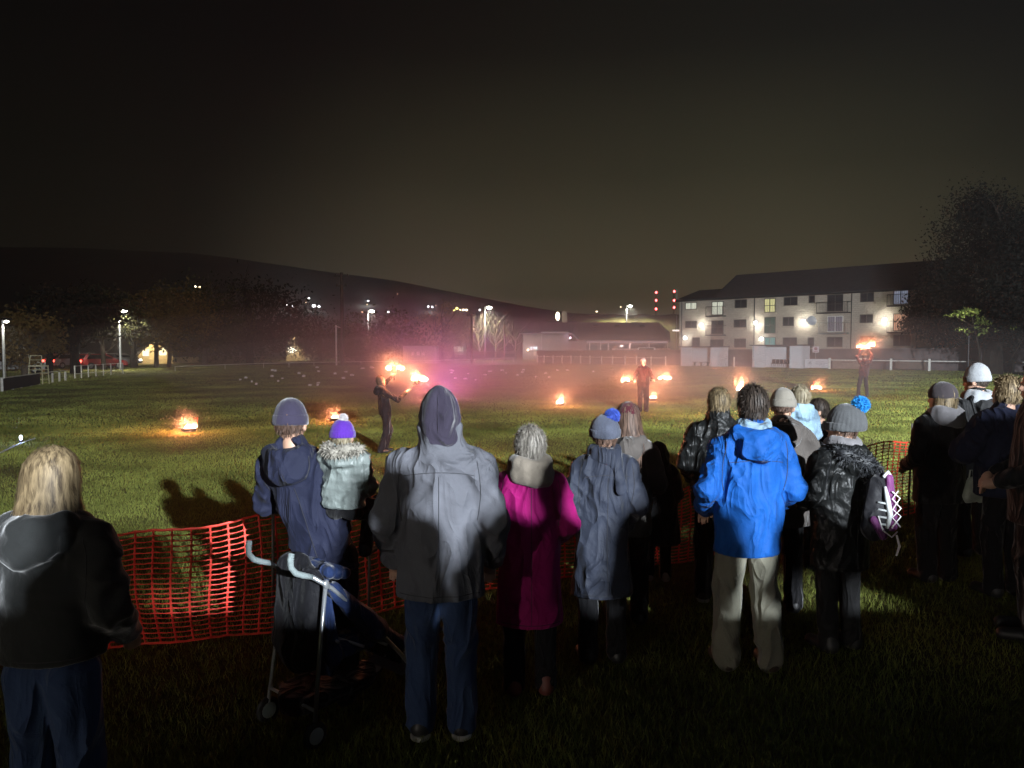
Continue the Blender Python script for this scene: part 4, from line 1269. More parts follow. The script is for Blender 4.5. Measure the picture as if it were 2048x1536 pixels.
def relax(V, Q, it=1, w=.5):
    E = np.concatenate([Q[:, [0, 1]], Q[:, [1, 2]], Q[:, [2, 3]], Q[:, [3, 0]]])
    for _ in range(it):
        acc = np.zeros_like(V); cnt = np.zeros(len(V))
        np.add.at(acc, E[:, 0], V[E[:, 1]]); np.add.at(cnt, E[:, 0], 1)
        np.add.at(acc, E[:, 1], V[E[:, 0]]); np.add.at(cnt, E[:, 1], 1)
        V = V * (1 - w) + w * acc / np.maximum(cnt, 1)[:, None]
    return V
def skin(sdf, name, res, mat, parent, fold=None, it=1, xf=None):
    V, Q = sdf.surface(res, fold)
    V = relax(V, Q, it)
    if xf is not None: V = xf(V)
    return link(name, np_mesh(name, V, Q, True), parent, [mat])

# ---------------------------------------------------------------- tufts, hair, fur
def spikes(P, N, length, width, seed, jitter=.5, droop=0.0):
    g = np.random.default_rng(seed); n = len(P)
    d = N + g.normal(size=(n, 3)) * jitter; d /= np.linalg.norm(d, axis=1)[:, None]
    t = np.cross(d, g.normal(size=(n, 3))); t /= np.linalg.norm(t, axis=1)[:, None]
    L = length * (.5 + .8 * g.random(n))[:, None]; w = width * (.6 + .8 * g.random(n))[:, None]
    mid = P + d * L * .55; tip = P + d * L; tip[:, 2] -= droop * L[:, 0]; mid[:, 2] -= droop * .3 * L[:, 0]
    V = np.stack([P - t * w, P + t * w, mid + t * w * .6, mid - t * w * .6, tip, tip], 1)
    V = np.stack([P - t * w, P + t * w, mid + t * w * .7, mid - t * w * .7, tip - t * w * .1, tip + t * w * .1], 1).reshape(-1, 3)
    k = np.arange(n)[:, None] * 6
    F = np.concatenate([k + np.array([[0, 1, 2, 3]]), k + np.array([[3, 2, 5, 4]])])
    return V, F
def sphere_pts(n, c, r, seed):
    g = np.random.default_rng(seed); N = g.normal(size=(n, 3)); N /= np.linalg.norm(N, axis=1)[:, None]
    return np.array(c) + N * np.array(r), N
def strands(n, rr, length, seed, width=.0026, drop=1.8, inward=.25, front=1.0, K=7, lvar=.35, clump=.05, s0max=1.5, c=(0, 0, 0)):
    """ribbons combed from the crown over an ellipsoid head, then hanging"""
    g = np.random.default_rng(seed)
    az = g.random(n) * 2 * np.pi
    az = np.round(az / .11) * .11 + g.normal(size=n) * clump
    s0 = g.random(n) ** .8 * s0max
    L = length * (1 - lvar + lvar * 1.3 * g.random(n))
    fr = np.cos(az - np.pi / 2)                        # 1 = straight ahead (+y)
    rr = np.array(rr); R0 = rr.mean()
    lay = 1 + .06 * g.random(n) + np.where(g.random(n) < .09, .14 * g.random(n), 0)
    maxphi = np.where(fr > .35, np.where(fr > .7, .95, 1.2) * front, 9.0)
    s0 = np.minimum(s0, maxphi * .8)
    path = []; stray = g.normal(size=n) * .007
    for i in range(K):
        t = s0 * R0 + L * i / (K - 1)
        phi = np.minimum(t / R0, np.minimum(maxphi, drop))
        rest = np.maximum(0, t - np.minimum(drop, maxphi) * R0) * (maxphi > 3)
        x = rr[0] * lay * np.sin(phi) * np.cos(az); y = rr[1] * lay * np.sin(phi) * np.sin(az); z = rr[2] * lay * np.cos(phi)
        sh = 1 - inward * np.clip(rest / .12, 0, 1.6) ** 1.5
        wob = .006 * np.sin(rest * 40 + az * 9) * (rest > 0) + stray * np.clip(rest / .1, 0, 1)
        path.append(np.stack([x * sh + wob, y * sh + wob * .5, z - rest], -1))
    path = np.stack(path, 1) + np.array(c)
    T = np.gradient(path, axis=1); nr = path - np.array(c)
    S = np.cross(T, nr); S /= (np.linalg.norm(S, axis=2)[..., None] + 1e-9)
    w = width * (1 - .7 * (np.linspace(0, 1, K) ** 2))[None, :, None] * (.6 + .8 * g.random(n))[:, None, None]
    V = np.stack([path - S * w, path + S * w], 2).reshape(-1, 3)
    b = (np.arange(n)[:, None] * K + np.arange(K - 1)[None, :]).reshape(-1) * 2
    F = np.stack([b, b + 1, b + 3, b + 2], 1)
    return V, F

# ---------------------------------------------------------------- the person builder
SKIN = {}
def skin_mat(col=(.50, .30, .21)):
    if col not in SKIN: SKIN[col] = surf('skin', col, .5, .08, 12, .1, 90)
    return SKIN[col]
def rotz(a): return np.array([[math.cos(a), -math.sin(a), 0], [math.sin(a), math.cos(a), 0], [0, 0, 1]])
def rotx(a): return np.array([[1, 0, 0], [0, math.cos(a), -math.sin(a)], [0, math.sin(a), math.cos(a)]])
def roty(a): return np.array([[math.cos(a), 0, math.sin(a)], [0, 1, 0], [-math.sin(a), 0, math.cos(a)]])
def hairmat(name, c1, c2):
    m, n, b = mat_new(name)
    tc = n.nodes.new('ShaderNodeTexCoord'); mp = n.nodes.new('ShaderNodeMapping'); mp.inputs['Scale'].default_value = (70, 70, 9)
    n.links.new(tc.outputs['Object'], mp.inputs[0]); no = n.nodes.new('ShaderNodeTexNoise'); no.inputs['Scale'].default_value = 1; no.inputs['Detail'].default_value = 3
    n.links.new(mp.outputs[0], no.inputs['Vector']); cr = n.nodes.new('ShaderNodeValToRGB')
    cr.color_ramp.elements[0].position, cr.color_ramp.elements[1].position = .35, .65
    cr.color_ramp.elements[0].color = (*c1, 1); cr.color_ramp.elements[1].color = (*c2, 1)
    n.links.new(no.outputs['Fac'], cr.inputs[0]); n.links.new(cr.outputs[0], b.inputs['Base Color'])
    b.inputs['Roughness'].default_value = .6; b.inputs['Specular IOR Level'].default_value = .35
    return m

class Person:
    def __init__(s, label, loc, H=1.72, yaw=0.0, lean=(0, 0), head_yaw=0.0, head_tilt=0.0, head_roll=0.0, bulk=1.0, res=.013, group='spectators watching from behind the orange netting', skin_col=(.50, .30, .21), kid=False, name='person'):
        s.s = H / 1.75; s.lean = lean; s.res = res; s.bulk = bulk; s.kid = kid; s.label = label; s.loc = Vector(loc); s.yaw = yaw
        s.group = group; s.HR = rotz(head_yaw) @ roty(head_roll) @ rotx(head_tilt); s.skin_col = skin_col; s.name = name
        s.hs = 1.0 if not kid else 1.22      # children carry larger heads
        s.seed = abs(hash_str(label)) % 97
        s.hem = None; s.root = None
        s.arms = None; s.feet = ((-.105, 0), (.105, 0)); s.knees = ((-.1, .02, .5), (.1, .02, .5))
    def p(s, x, y, z):
        t = max(0, min(1.25, (z - .85) / .5))
        return np.array([(x + s.lean[0] * t) * s.s, (y + s.lean[1] * t) * s.s, z * s.s])
    @property
    def headc(s):
        d = (1.75 - .1 * s.hs) - 1.52
        return s.p(0, -.02, 1.50) + s.HR @ np.array([0, .015, d - .0 + .02]) * s.s
    def hp(s, x, y, z):
        """head-local (metres at H 1.75, origin at the cranium centre)"""
        return s.headc + s.HR @ np.array([x, y, z]) * s.s * s.hs
    def hxf(s, V):
        return s.headc + (V * s.s * s.hs) @ s.HR.T
    def default_arms(s):
        return (((-.25, -.01, 1.12), (-.17, .19, 1.02)), ((.25, -.01, 1.12), (.17, .19, 1.02)))
    # ------------------------------------------------ body
    def body(s, hands=True, legs=None):
        k = s.s; B = SDF(); q = .012 * k
        A = s.arms or s.default_arms()
        B.cap(s.p(0, 0, .95), s.p(0, 0, 1.32), .12 * k, .13 * k, .05, .62)
        B.cap(s.p(-.13, -.01, 1.39), s.p(.13, -.01, 1.39), .05 * k, None, .05)
        B.cap(s.p(0, -.02, 1.40), s.headc + s.HR @ np.array([0, -.01, -.05]) * k, .058 * k, .052 * k, .03)
        for i, sg in enumerate((-1, 1)):
            hip = s.p(sg * .085, 0, .92); kn = s.p(*s.knees[i]); ft = s.p(s.feet[i][0], s.feet[i][1] - .02, s.feet[i][2] if len(s.feet[i]) > 2 else .09)
            B.cap(hip, kn, .075 * k, .052 * k, .03); B.cap(kn, ft, .05 * k, .034 * k, .02)
            ft2 = ft + np.array([0, .12 * k, -.055 * k]); B.cap(ft, ft2, .03 * k, .025 * k, .02)
            sh = s.p(sg * .165, -.005, 1.385); el = s.p(*A[i][0]); wr = s.p(*A[i][1])
            B.cap(sh, el, .045 * k, .036 * k, .02); B.cap(el, wr, .036 * k, .026 * k, .02)
            d = wr - el; d /= np.linalg.norm(d); side = np.cross(d, np.array([0, 0, 1.])); side /= np.linalg.norm(side) + 1e-6
            up = np.cross(side, d)
            pc = wr + d * .075 * k
            B.ell(pc - d * .02 * k, np.array([.035, .035, .035]) * k, .012)
            B.cap(wr, pc, .026 * k, .03 * k, .015)
            for j in range(4):
                o = side * (j - 1.5) * .021 * k
                L = (.032, .038, .036, .028)[j] * k
                a = pc + o * .9 + d * .01 * k; b_ = a + d * L - up * .012 * k; c_ = b_ + d * L * .5 - up * L * .8
                B.cap(a, b_, .0098 * k, .0094 * k, .006); B.cap(b_, c_, .0094 * k, .0085 * k, .004)
            a = wr + d * .035 * k - side * sg * .03 * k; b_ = a + d * .04 * k - side * sg * .022 * k; c_ = b_ + d * .03 * k - up * .012 * k
            B.cap(a, b_, .0125 * k, .011 * k, .01); B.cap(b_, c_, .011 * k, .009 * k, .005)
        # head
        h = s.hs * k
        B.ell(s.hp(0, -.005, .0), np.array([.078, .096, .1]) * h, .02, s.HR)
        B.ell(s.hp(0, .035, -.065), np.array([.06, .062, .078]) * h, .03, s.HR)
        B.ell(s.hp(0, .05, -.118), np.array([.034, .034, .026]) * h, .025, s.HR)
        B.cap(s.hp(0, .088, -.025), s.hp(0, .108, -.06), .011 * h, .016 * h, .014)
        for sg in (-1, 1):
            B.ell(s.hp(sg * .032, .098, -.025), np.full(3, .017) * h, .012, cut=True)
            B.ell(s.hp(sg * .032, .082, -.026), np.full(3, .0145) * h, .004)
            B.ell(s.hp(sg * .081, -.008, -.03), np.array([.011, .022, .034]) * h, .008, s.HR)
        B.cap(s.hp(-.022, .1, -.09), s.hp(.022, .1, -.09), .006 * h, None, .008, cut=True)
        B.cap(s.hp(-.018, .094, -.098), s.hp(.018, .094, -.098), .008 * h, None, .008)
        o = skin(B, s.name, s.res * .85, skin_mat(s.skin_col), None, None, 1)
        o.location = s.loc; o.rotation_euler = (0, 0, s.yaw)
        tag(o, s.label, 'person', s.group)
        s.root = o
        return s
    # ------------------------------------------------ clothing
    def coat(s, mat, hem=.80, name='coat', w=1.0, flare=1.05, collar=.06, collar_r=.082, hood=None, puff=0.0, fold=.012, sleeve=1.0, waist=1.0, cuffmat=None, shoulder=1.0, drape=1.0, slit=None):
        k = s.s; B = SDF(); b = s.bulk * w; A = s.arms or s.default_arms()
        B.cap(s.p(0, 0, 1.17), s.p(0, -.005, 1.33), .165 * b * k, .168 * b * k, .05, .68)
        B.cap(s.p(0, 0, 1.0), s.p(0, 0, 1.17), .172 * b * waist * k, .166 * b * waist * k, .05, .72)
        B.cap(s.p(0, 0, hem - .1), s.p(0, 0, 1.0), .182 * b * flare * k, .172 * b * waist * k, .05, .74)
        B.cap(s.p(-.15 * shoulder, -.012, 1.398), s.p(.15 * shoulder, -.012, 1.398), .058 * b * k, None, .06)
        for sg in (-1, 1): B.cap(s.p(sg * .03, -.02, 1.45), s.p(sg * .15 * shoulder, -.012, 1.405), .05 * b * k, .05 * b * k, .04)
        for i, sg in enumerate((-1, 1)):
            sh = s.p(sg * .172 * shoulder, -.008, 1.375); el = s.p(*A[i][0]); wr = s.p(*A[i][1])
            B.cap(sh, el, .068 * b * sleeve * k, .055 * b * sleeve * k, .03); B.cap(el, wr, .055 * b * sleeve * k, .044 * b * sleeve * k, .02)
        if collar: B.cap(s.p(0, -.02, 1.43), s.p(0, -.016, 1.45 + collar), collar_r * k * 1.06, collar_r * k, .03)
        if hood == 'down':
            B.ell(s.p(0, -.135, 1.415), np.array([.125, .062, .105]) * k, .035, rotx(-.35))
            B.ell(s.p(0, -.105, 1.485), np.array([.085, .045, .075]) * k, .02, rotx(-.5), cut=True)
            for sg in (-1, 1):
                B.cap(s.p(sg * .095, .03, 1.455), s.p(sg * .105, -.08, 1.475), .034 * k, .038 * k, .03); B.cap(s.p(sg * .105, -.08, 1.475), s.p(sg * .03, -.15, 1.47), .036 * k, .03 * k, .03)
        if hood == 'up':
            h = k * s.hs
            B.ell(s.hp(0, -.012, .005), np.array([.102, .122, .132]) * h, .03, s.HR)
            B.cap(s.hp(0, -.02, -.03), s.p(0, -.03, 1.42), .095 * h, .10 * k, .05)
            B.ell(s.hp(0, .13, -.02), np.array([.075, .085, .1]) * h, .02, s.HR, cut=True)
        hz = s.p(0, 0, hem)[2]
        B.plane((0, 0, hz), (0, 0, -1))
        sd = s.seed; sc = 1 / k; ln = s.lean[0]
        def fd(P):
            Q = P * sc
            low = np.clip((1.2 - Q[..., 2]) / .4, 0, 1)
            arm = np.clip((np.abs(Q[..., 0] - ln * .8) - .19 * b) / .05, 0, 1)
            W_ = np.stack([vnoise(Q * 3, sd + 5), vnoise(Q * 3, sd + 6), vnoise(Q * 3, sd + 7)], -1) * .45
            def cr(S_, e, p=1.6): return ridge(S_, e) ** p - .42
            v = drape * fold * 1.5 * cr((Q + W_ * .35) * [8.5, 8.5, 1.3], sd) * (.25 + .75 * low) * (1 - arm)
            v += fold * .7 * cr((Q + W_) * [5, 5, 6.5], sd + 1)
            dg = np.stack([Q[..., 0] + Q[..., 2] * .9, Q[..., 1], Q[..., 2] - Q[..., 0] * .9], -1)
            v += fold * 1.0 * cr((dg + W_ * .7) * [12, 7, 2.6], sd + 2, 2.2) * (1 - low * .7)
            dg = np.stack([Q[..., 0] - Q[..., 2] * .8, Q[..., 1], Q[..., 2] + Q[..., 0] * .8], -1)
            v += fold * .7 * cr((dg + W_ * .7) * [13, 7, 2.8], sd + 4, 2.2) * (1 - low * .7)
            v += fold * 1.5 * cr((Q + W_) * [8, 8, 15], sd + 3) * arm
            if puff:
                v -= puff * (np.abs(np.sin(math.pi * (Q[..., 2] + .015 * np.sin(Q[..., 0] * 9)) / .085)) ** .6 - .6)
            return -v * k
        o = skin(B, name, s.res, mat, s.root, fd, 1)
        s.last = o
        return s
    def seams(s, hem, yoke=1.35, centre=True, arm=True, mat=None, extra=()):
        """raised stitched seams that lie on the back of the last garment"""
        from mathutils.bvhtree import BVHTree
        me = s.last.data
        T = BVHTree.FromPolygons([v.co for v in me.vertices], [tuple(p.vertices) for p in me.polygons])
        b = s.bulk; L = []
        lin = lambda a, c, n: [(a[0] + (c[0] - a[0]) * i / n, a[1] + (c[1] - a[1]) * i / n) for i in range(n + 1)]
        if yoke: L.append([(x, yoke + .02 * math.cos(x * 9)) for x in np.linspace(-.165 * b, .165 * b, 22)])
        if centre: L.append(lin((0, (yoke or 1.38)), (0, hem + .03), 40))
        if arm:
            for sg in (-1, 1): L.append([(sg * (.176 * b + .018 * math.sin(t * 3.1)), 1.43 - .30 * t) for t in np.linspace(0, 1, 20)])
        L.append([(x, hem + .03) for x in np.linspace(-.19 * b, .19 * b, 26)])
        L += list(extra)
        m = MB()
        for ln in L:
            run = []
            for x, z in ln:
                q = s.p(x, 0, z)
                h = T.ray_cast(Vector((q[0], -1.2, q[2])), Vector((0, 1, 0)))
                if h[0] is not None and (not run or abs(h[0].y - run[-1].y) < .03): run.append(h[0] + Vector((0, -.0008, 0)))
                elif len(run) > 2: m.tube(run, .0021, 4); run = []
            if len(run) > 2: m.tube(run, .0021, 4)
        if m.v:
            o = m.build('seam', mat or M_STITCH, s.last, True)
        return s
    def hem_band(s, mat, z, rx, t=.012, name='hem_band', h=.03):
        k = s.s; m = MB(); n = 36; v = []
        for zz in (z, z + h):
            for i in range(n):
                a = 6.2832 * i / n; p_ = s.p(rx * math.cos(a), rx * .74 * math.sin(a), zz); v.append(tuple(p_))
        m.add(v, [(i, (i + 1) % n, n + (i + 1) % n, n + i) for i in range(n)])
        m.build(name, mat, s.last, True); return s
    def trousers(s, mat, w=1.0, fold=.011, top=.98):
        k = s.s; B = SDF()
        B.cap(s.p(-.04, 0, top - .1), s.p(.04, 0, top - .1), .085 * min(w, 1.05) * k, None, .03, .8)
        for i, sg in enumerate((-1, 1)):
            hip = s.p(sg * .085, 0, .86); kn = s.p(*s.knees[i]); f = s.feet[i]; ft = s.p(f[0], f[1] - .02, (f[2] if len(f) > 2 else .07))
            B.cap(hip, kn, .092 * w * k, .073 * w * k, .02); B.cap(kn, ft, .073 * w * k, .066 * w * k, .02)
        sd = s.seed + 20; sc = 1 / k
        def fd(P):
            Q = P * sc; W_ = np.stack([vnoise(Q * 4, sd + 5), vnoise(Q * 4, sd + 6), vnoise(Q * 4, sd + 7)], -1) * .3
            low = np.exp(-((Q[..., 2] - .12) / .12) ** 2) + .8 * np.exp(-((Q[..., 2] - .5) / .14) ** 2) + .25
            return -fold * k * ((ridge((Q + W_) * [6, 6, 13], sd) - .5) * low * 1.3 + .6 * (ridge((Q + W_) * [9, 9, 2], sd + 1) - .5))
        skin(B, 'trousers', s.res * 1.05, mat, s.root, fd, 1)
        return s
    def shoes(s, mat, sole=None):
        k = s.s
        for i, sg in enumerate((-1, 1)):
            f = s.feet[i]; x, y = f[0], f[1]; z0 = (f[2] - .07 if len(f) > 2 else 0)
            B = SDF(); B.cap(s.p(x, y - .055, z0 + .055), s.p(x * 1.1, y + .15, z0 + .042), .047 * k, .042 * k, .03); B.cap(s.p(x, y - .03, z0 + .06), s.p(x, y - .03, z0 + .12), .052 * k, .055 * k, .03)
            B.plane((0, 0, s.p(0, 0, z0 + .012)[2]), (0, 0, -1))
            o = skin(B, 'shoe', s.res * .9, mat, s.root, None, 1)
            if sole:
                S = SDF(); S.cap(s.p(x, y - .055, z0 + .012), s.p(x * 1.1, y + .155, z0 + .012), .052 * k, .047 * k, .02); S.plane((0, 0, s.p(0, 0, z0 + .03)[2]), (0, 0, 1)); S.plane((0, 0, s.p(0, 0, z0 + .001)[2]), (0, 0, -1))
                skin(S, 'sole', s.res * .9, sole, o, None, 1)
        return s
    # ------------------------------------------------ headwear and hair (head-local coordinates)
    def beanie(s, mat, rr=(.094, .111, .122), brim=-.012, tilt=.12, band=True, ribs=0, pom=None, pom_c=(0, -.02, .135), pom_r=.045, slouch=(0, 0), top=None, knit=0.0, name='hat', bandmat=None):
        B = SDF(); rr = np.array(rr)
        B.ell((slouch[0], slouch[1] - .004, .008), rr, .02)
        if top: B.ell(top[0], top[1], .04)
        n = np.array([0, -math.sin(tilt), -math.cos(tilt)])
        B.plane((0, 0, brim), n)
        def fd(P):
            v = .0025 * (ridge(P * [14, 14, 20], s.seed) - .5)
            if ribs:
                a = np.arctan2(P[..., 0] - slouch[0], P[..., 1] - slouch[1]); v = v + .0042 * np.abs(np.sin(a * ribs / 2 + .4 * P[..., 2] * 10 * knit))
            return -v
        res = max(.0065, s.res * .7)
        o = skin(B, name, res, mat, s.root, fd, 1, s.hxf)
        if band:
            B = SDF(); B.ell((0, -.004, .0), rr * [1.06, 1.05, 1.02], .01)
            B.plane((0, 0, brim - .006), n); B.plane(np.array([0, 0, brim]) - n * .055, -n)
            skin(B, 'turn_up', res, bandmat or mat, o, fd, 1, s.hxf)
        if pom is not None:
            P, N = sphere_pts(2200, pom_c, pom_r * .70, s.seed); V, F = spikes(P, N, pom_r * .30, .0024, s.seed, .6)
            b = SDF(); b.ell(pom_c, pom_r * .78, .01); V2, F2 = b.surface(.008)
            V = np.concatenate([V, V2]); F = np.concatenate([F, F2 + len(V) - len(V2)])
            link('pompom', np_mesh('pompom', s.hxf(V), F), o, [pom])
        return s
    def hair(s, mat, n=2600, length=.12, rr=(.083, .101, .106), width=.0030, drop=1.85, inward=.2, front=1.0, s0max=1.6, lvar=.35, shell=True, clump=.05, c=(0, -.004, 0)):
        V, F = strands(n, rr, length, s.seed, width, drop, inward, front, 7, lvar, clump, s0max, c)
        if shell:
            B = SDF(); B.ell((0, -.006, .002), np.array(rr) * .985, .02); B.plane((0, .052, .03), np.array([0, .85, -.5])); B.plane((0, 0, -.075), (0, .15, -1))
            if length > .2:
                B = SDF(); B.ell((0, -.006, .002), np.array(rr) * .985, .02)
                B.cap((0, -.03, -.02), (0, -.03, -min(.3, length - .14)), rr[0] * .9, rr[0] * (1 - inward * .8), .04, .8)
                B.plane((0, .052, .03), np.array([0, .9, -.3]))
            V2, F2 = B.surface(max(.009, s.res * .8)); V2 = relax(V2, F2, 1)
            V = np.concatenate([V, V2]); F = np.concatenate([F, F2 + len(V) - len(V2)])
        if length < .13:
            g = np.random.default_rng(s.seed + 3); m_ = int(n * 1.3); N = g.normal(size=(m_, 3)); N /= np.linalg.norm(N, axis=1)[:, None]
            P = np.array(c) + N * np.array(rr) * 1.0
            keep = ~((N[:, 1] > .25) & (N[:, 2] < .62)) & (N[:, 2] > -.72)
            P, N = P[keep], N[keep]
            dn = np.stack([N[:, 0] * .3, -.25 - N[:, 1] * .2, -np.ones(len(N))], 1); dn -= (dn * N).sum(1)[:, None] * N
            D = N * .32 + dn * .9; D /= np.linalg.norm(D, axis=1)[:, None]
            V3, F3 = spikes(P - N * .004, D, .024 + length * .12, .0024, s.seed, .2)
            V = np.concatenate([V, V3]); F = np.concatenate([F, F3 + len(V) - len(V3)])
        link('hair', np_mesh('hair', s.hxf(V), F), s.root, [mat])
        return s
    def fur(s, pts, mat, n=1500, r=.035, length=.045, seed=1, name='fur_trim', parent=None, droop=.2):
        """fur round a polyline given in body coordinates"""
        pts = np.array([s.p(*q) for q in pts]); g = np.random.default_rng(seed)
        t = g.random(n) * (len(pts) - 1); i = np.minimum(t.astype(int), len(pts) - 2); f = (t - i)[:, None]
        c = pts[i] * (1 - f) + pts[i + 1] * f; N = g.normal(size=(n, 3)); N /= np.linalg.norm(N, axis=1)[:, None]
        V, F = spikes(c + N * r * s.s * .7, N, length * s.s, .0035, seed, .5, droop)
        B = SDF()
        for a, b in zip(pts[:-1], pts[1:]): B.cap(a, b, r * s.s * .85, None, .02)
        V2, F2 = B.surface(.011)
        V = np.concatenate([V, V2]); F = np.concatenate([F, F2 + len(V) - len(V2)])
        link(name, np_mesh(name, V, F), parent or s.last, [mat]); return s
    def scarf(s, mat, r=.05, z=1.47, name='scarf', h=.05, tail=False, rad=.085, back=0.0, it=2):
        B = SDF(); k = s.s
        for j, zz in enumerate((z, z + h)):
            n = 10
            for i in range(n):
                a0, a1 = 6.2832 * i / n, 6.2832 * (i + 1) / n
                q = lambda a: s.p(rad * math.cos(a) * (1.05 - .1 * j), rad * .95 * math.sin(a) - .015 - back, zz + .015 * math.sin(a * 2 + j))
                B.cap(q(a0), q(a1), r * k * (1 - .12 * j), None, .02)
        if tail: B.cap(s.p(.06, -.1, z), s.p(.09, -.15, z - .2), r * k * .8, r * k * .9, .03, .6)
        sd = s.seed
        fd = lambda P: -.010 * (ridge(P * [9, 9, 16], sd) - .5)
        skin(B, name, s.res * .9, mat, s.root, fd, it); return s

M_STITCH = surf('dark stitching', (.02, .02, .024), .8, .1)
def hash_str(t):
    h = 7
    for ch in t: h = (h * 31 + ord(ch)) % 1000003
    return h
# ================================================================ materials for clothing
C_NAVY = cloth('navy shell cloth', (.019, .023, .052), .78, .04, 500, .2, soft=.2)
C_GREY = cloth('grey parka cloth', (.15, .155, .18), .78, .04, 500, .2, soft=.3)
C_HOODIE = cloth('dark grey fleece', (.026, .028, .028), .9, .4, 260, .5, soft=.25)
C_PLUM = cloth('plum hood jersey', (.048, .040, .066), .85, .25, 320, .5, soft=.2)
C_MAGENTA = cloth('magenta shell cloth', (.42, .008, .17), .78, .04, 500, .2, soft=.25)
C_SLATE = cloth('slate blue softshell', (.034, .041, .064), .65, .15, 500, .2, soft=.3)
C_BLUE = cloth('bright blue shell', (.006, .10, .42), .72, .03, 500, .2, soft=.35)
C_BLACK = cloth('black cloth', (.016, .016, .017), .7, .1, 400, .25, soft=.3)
C_PARKA = cloth('black glossy parka', (.014, .015, .015), .38, .0, 500, .2, soft=.5)
C_BROWN = cloth('brown grey coat cloth', (.12, .105, .095), .8, .2, 300, .4)
C_JEANS = cloth('blue denim', (.045, .08, .18), .85, .15, 420, .4)
C_DKTROU = cloth('dark trousers cloth', (.012, .012, .014), .85, .15, 400, .3)
C_BEIGE = cloth('beige trousers cloth', (.27, .26, .20), .85, .15, 400, .3, soft=.3)
C_SILVER = cloth('silver padded cloth', (.26, .30, .285), .35, .0, 500, .15, soft=.4)
C_SCARF = cloth('oatmeal knit', (.32, .275, .22), .95, .35, 160, .8, soft=.4)
C_LGREY = cloth('light grey fleece', (.24, .23, .24), .9, .35, 260, .5)
C_SKYB = cloth('pale blue patterned cloth', (.30, .45, .58), .6, .1, 300, .3, .5)
K_PLUM = cloth('plum knit hat', (.055, .048, .085), .95, .35, 300, .8)
K_PURPLE = cloth('purple rib knit', (.12, .035, .42), .95, .35, 300, .8)
K_SLATE = cloth('grey blue marled knit', (.115, .13, .18), .95, .35, 160, .9, .5)
K_CHAR = cloth('charcoal rib knit', (.12, .125, .13), .95, .35, 220, .8, .3)
K_STONE = cloth('stone fleece hat', (.30, .275, .23), .95, .35, 250, .6)
K_WHITE = cloth('white knit hat', (.42, .44, .46), .95, .3, 250, .6)
K_DARK = cloth('dark wool hat', (.06, .05, .055), .95, .35, 250, .6)
K_RED = cloth('dark red knit hat', (.10, .02, .03), .95, .35, 250, .6)
P_WHITE = surf('white pompom', (.6, .56, .56), .9, .1, 50)
P_BLUE = surf('cobalt pompom wool', (.05, .10, .45), .9, .3, 60)
P_AZURE = surf('azure pompom wool', (.02, .28, .68), .9, .25, 60)
FUR_BLK = surf('black fur', (.03, .032, .036), .6, .5, 40)
FUR_PALE = surf('pale fur', (.27, .25, .21), .8, .25, 50)
H_BLOND = hairmat('dark blond hair', (.05, .032, .015), (.27, .20, .11))
H_GREY = hairmat('grey hair', (.085, .075, .062), (.28, .255, .22))
H_BROWN = hairmat('long brown hair', (.045, .025, .018), (.14, .085, .06))
H_DARK = hairmat('short dark hair', (.014, .010, .008), (.055, .04, .03))
H_SANDY = hairmat('sandy short hair', (.06, .042, .022), (.22, .165, .09))
H_FAIR = hairmat('fair child hair', (.17, .135, .08), (.38, .33, .23))
S_BLACK = surf('black shoe leather', (.015, .015, .016), .5, .2, 20)
S_BOOT = surf('brown boot leather', (.05, .03, .02), .55, .3, 20)
S_WHITE = surf('white sole rubber', (.55, .52, .5), .6, .1, 20)
S_RED = surf('red brown shoe', (.13, .035, .025), .5, .2, 20)

def X_(px, Y): return (px - CX) / FPX * Y

# --- woman far left, fleece hoodie and bob
w = Person('woman with a dark blond bob in a grey hooded fleece, nearest at the left edge', (X_(86, 2.8), 2.8, 0), 1.66, R(-4), (0, .02), R(6), R(-8), bulk=1.08, res=.0105)
w.arms = (((-.265, -.02, 1.12), (-.20, .20, 1.02)), ((.262, -.03, 1.13), (.21, .16, .98)))
w.body().coat(C_HOODIE, .93, 'fleece', 1.04, 1.02, .03, .085, 'down', fold=.012, sleeve=1.15).seams(.93, None, False).trousers(C_JEANS, 1.12).shoes(S_BLACK, S_WHITE)
w.hair(H_BLOND, 8500, .31, (.090, .107, .109), .0019, 1.72, -.10, 1.0, 1.5, .42, clump=.045)

# --- man with navy jacket holding the child
m = Person('man in a plum beanie and navy jacket, carrying a small child on his arm', (X_(652, 4.25), 4.25, 0), 1.735, R(-6), (-.155, -.03), R(8), R(2), bulk=1.0, res=.0115)
m.arms = (((-.30, .06, 1.15), (-.10, .25, 1.10)), ((.31, .05, 1.13), (.30, .30, 1.11)))
m.body().coat(C_NAVY, .80, 'jacket', 1.06, .98, .05, .085, 'down', fold=.012, waist=.92).seams(.80, None, True).trousers(C_DKTROU).shoes(S_BLACK)
m.hair(H_BROWN, 1200, .05, (.081, .099, .104), .003)
m.beanie(K_PLUM, (.094, .110, .125), -.018, .1, True)

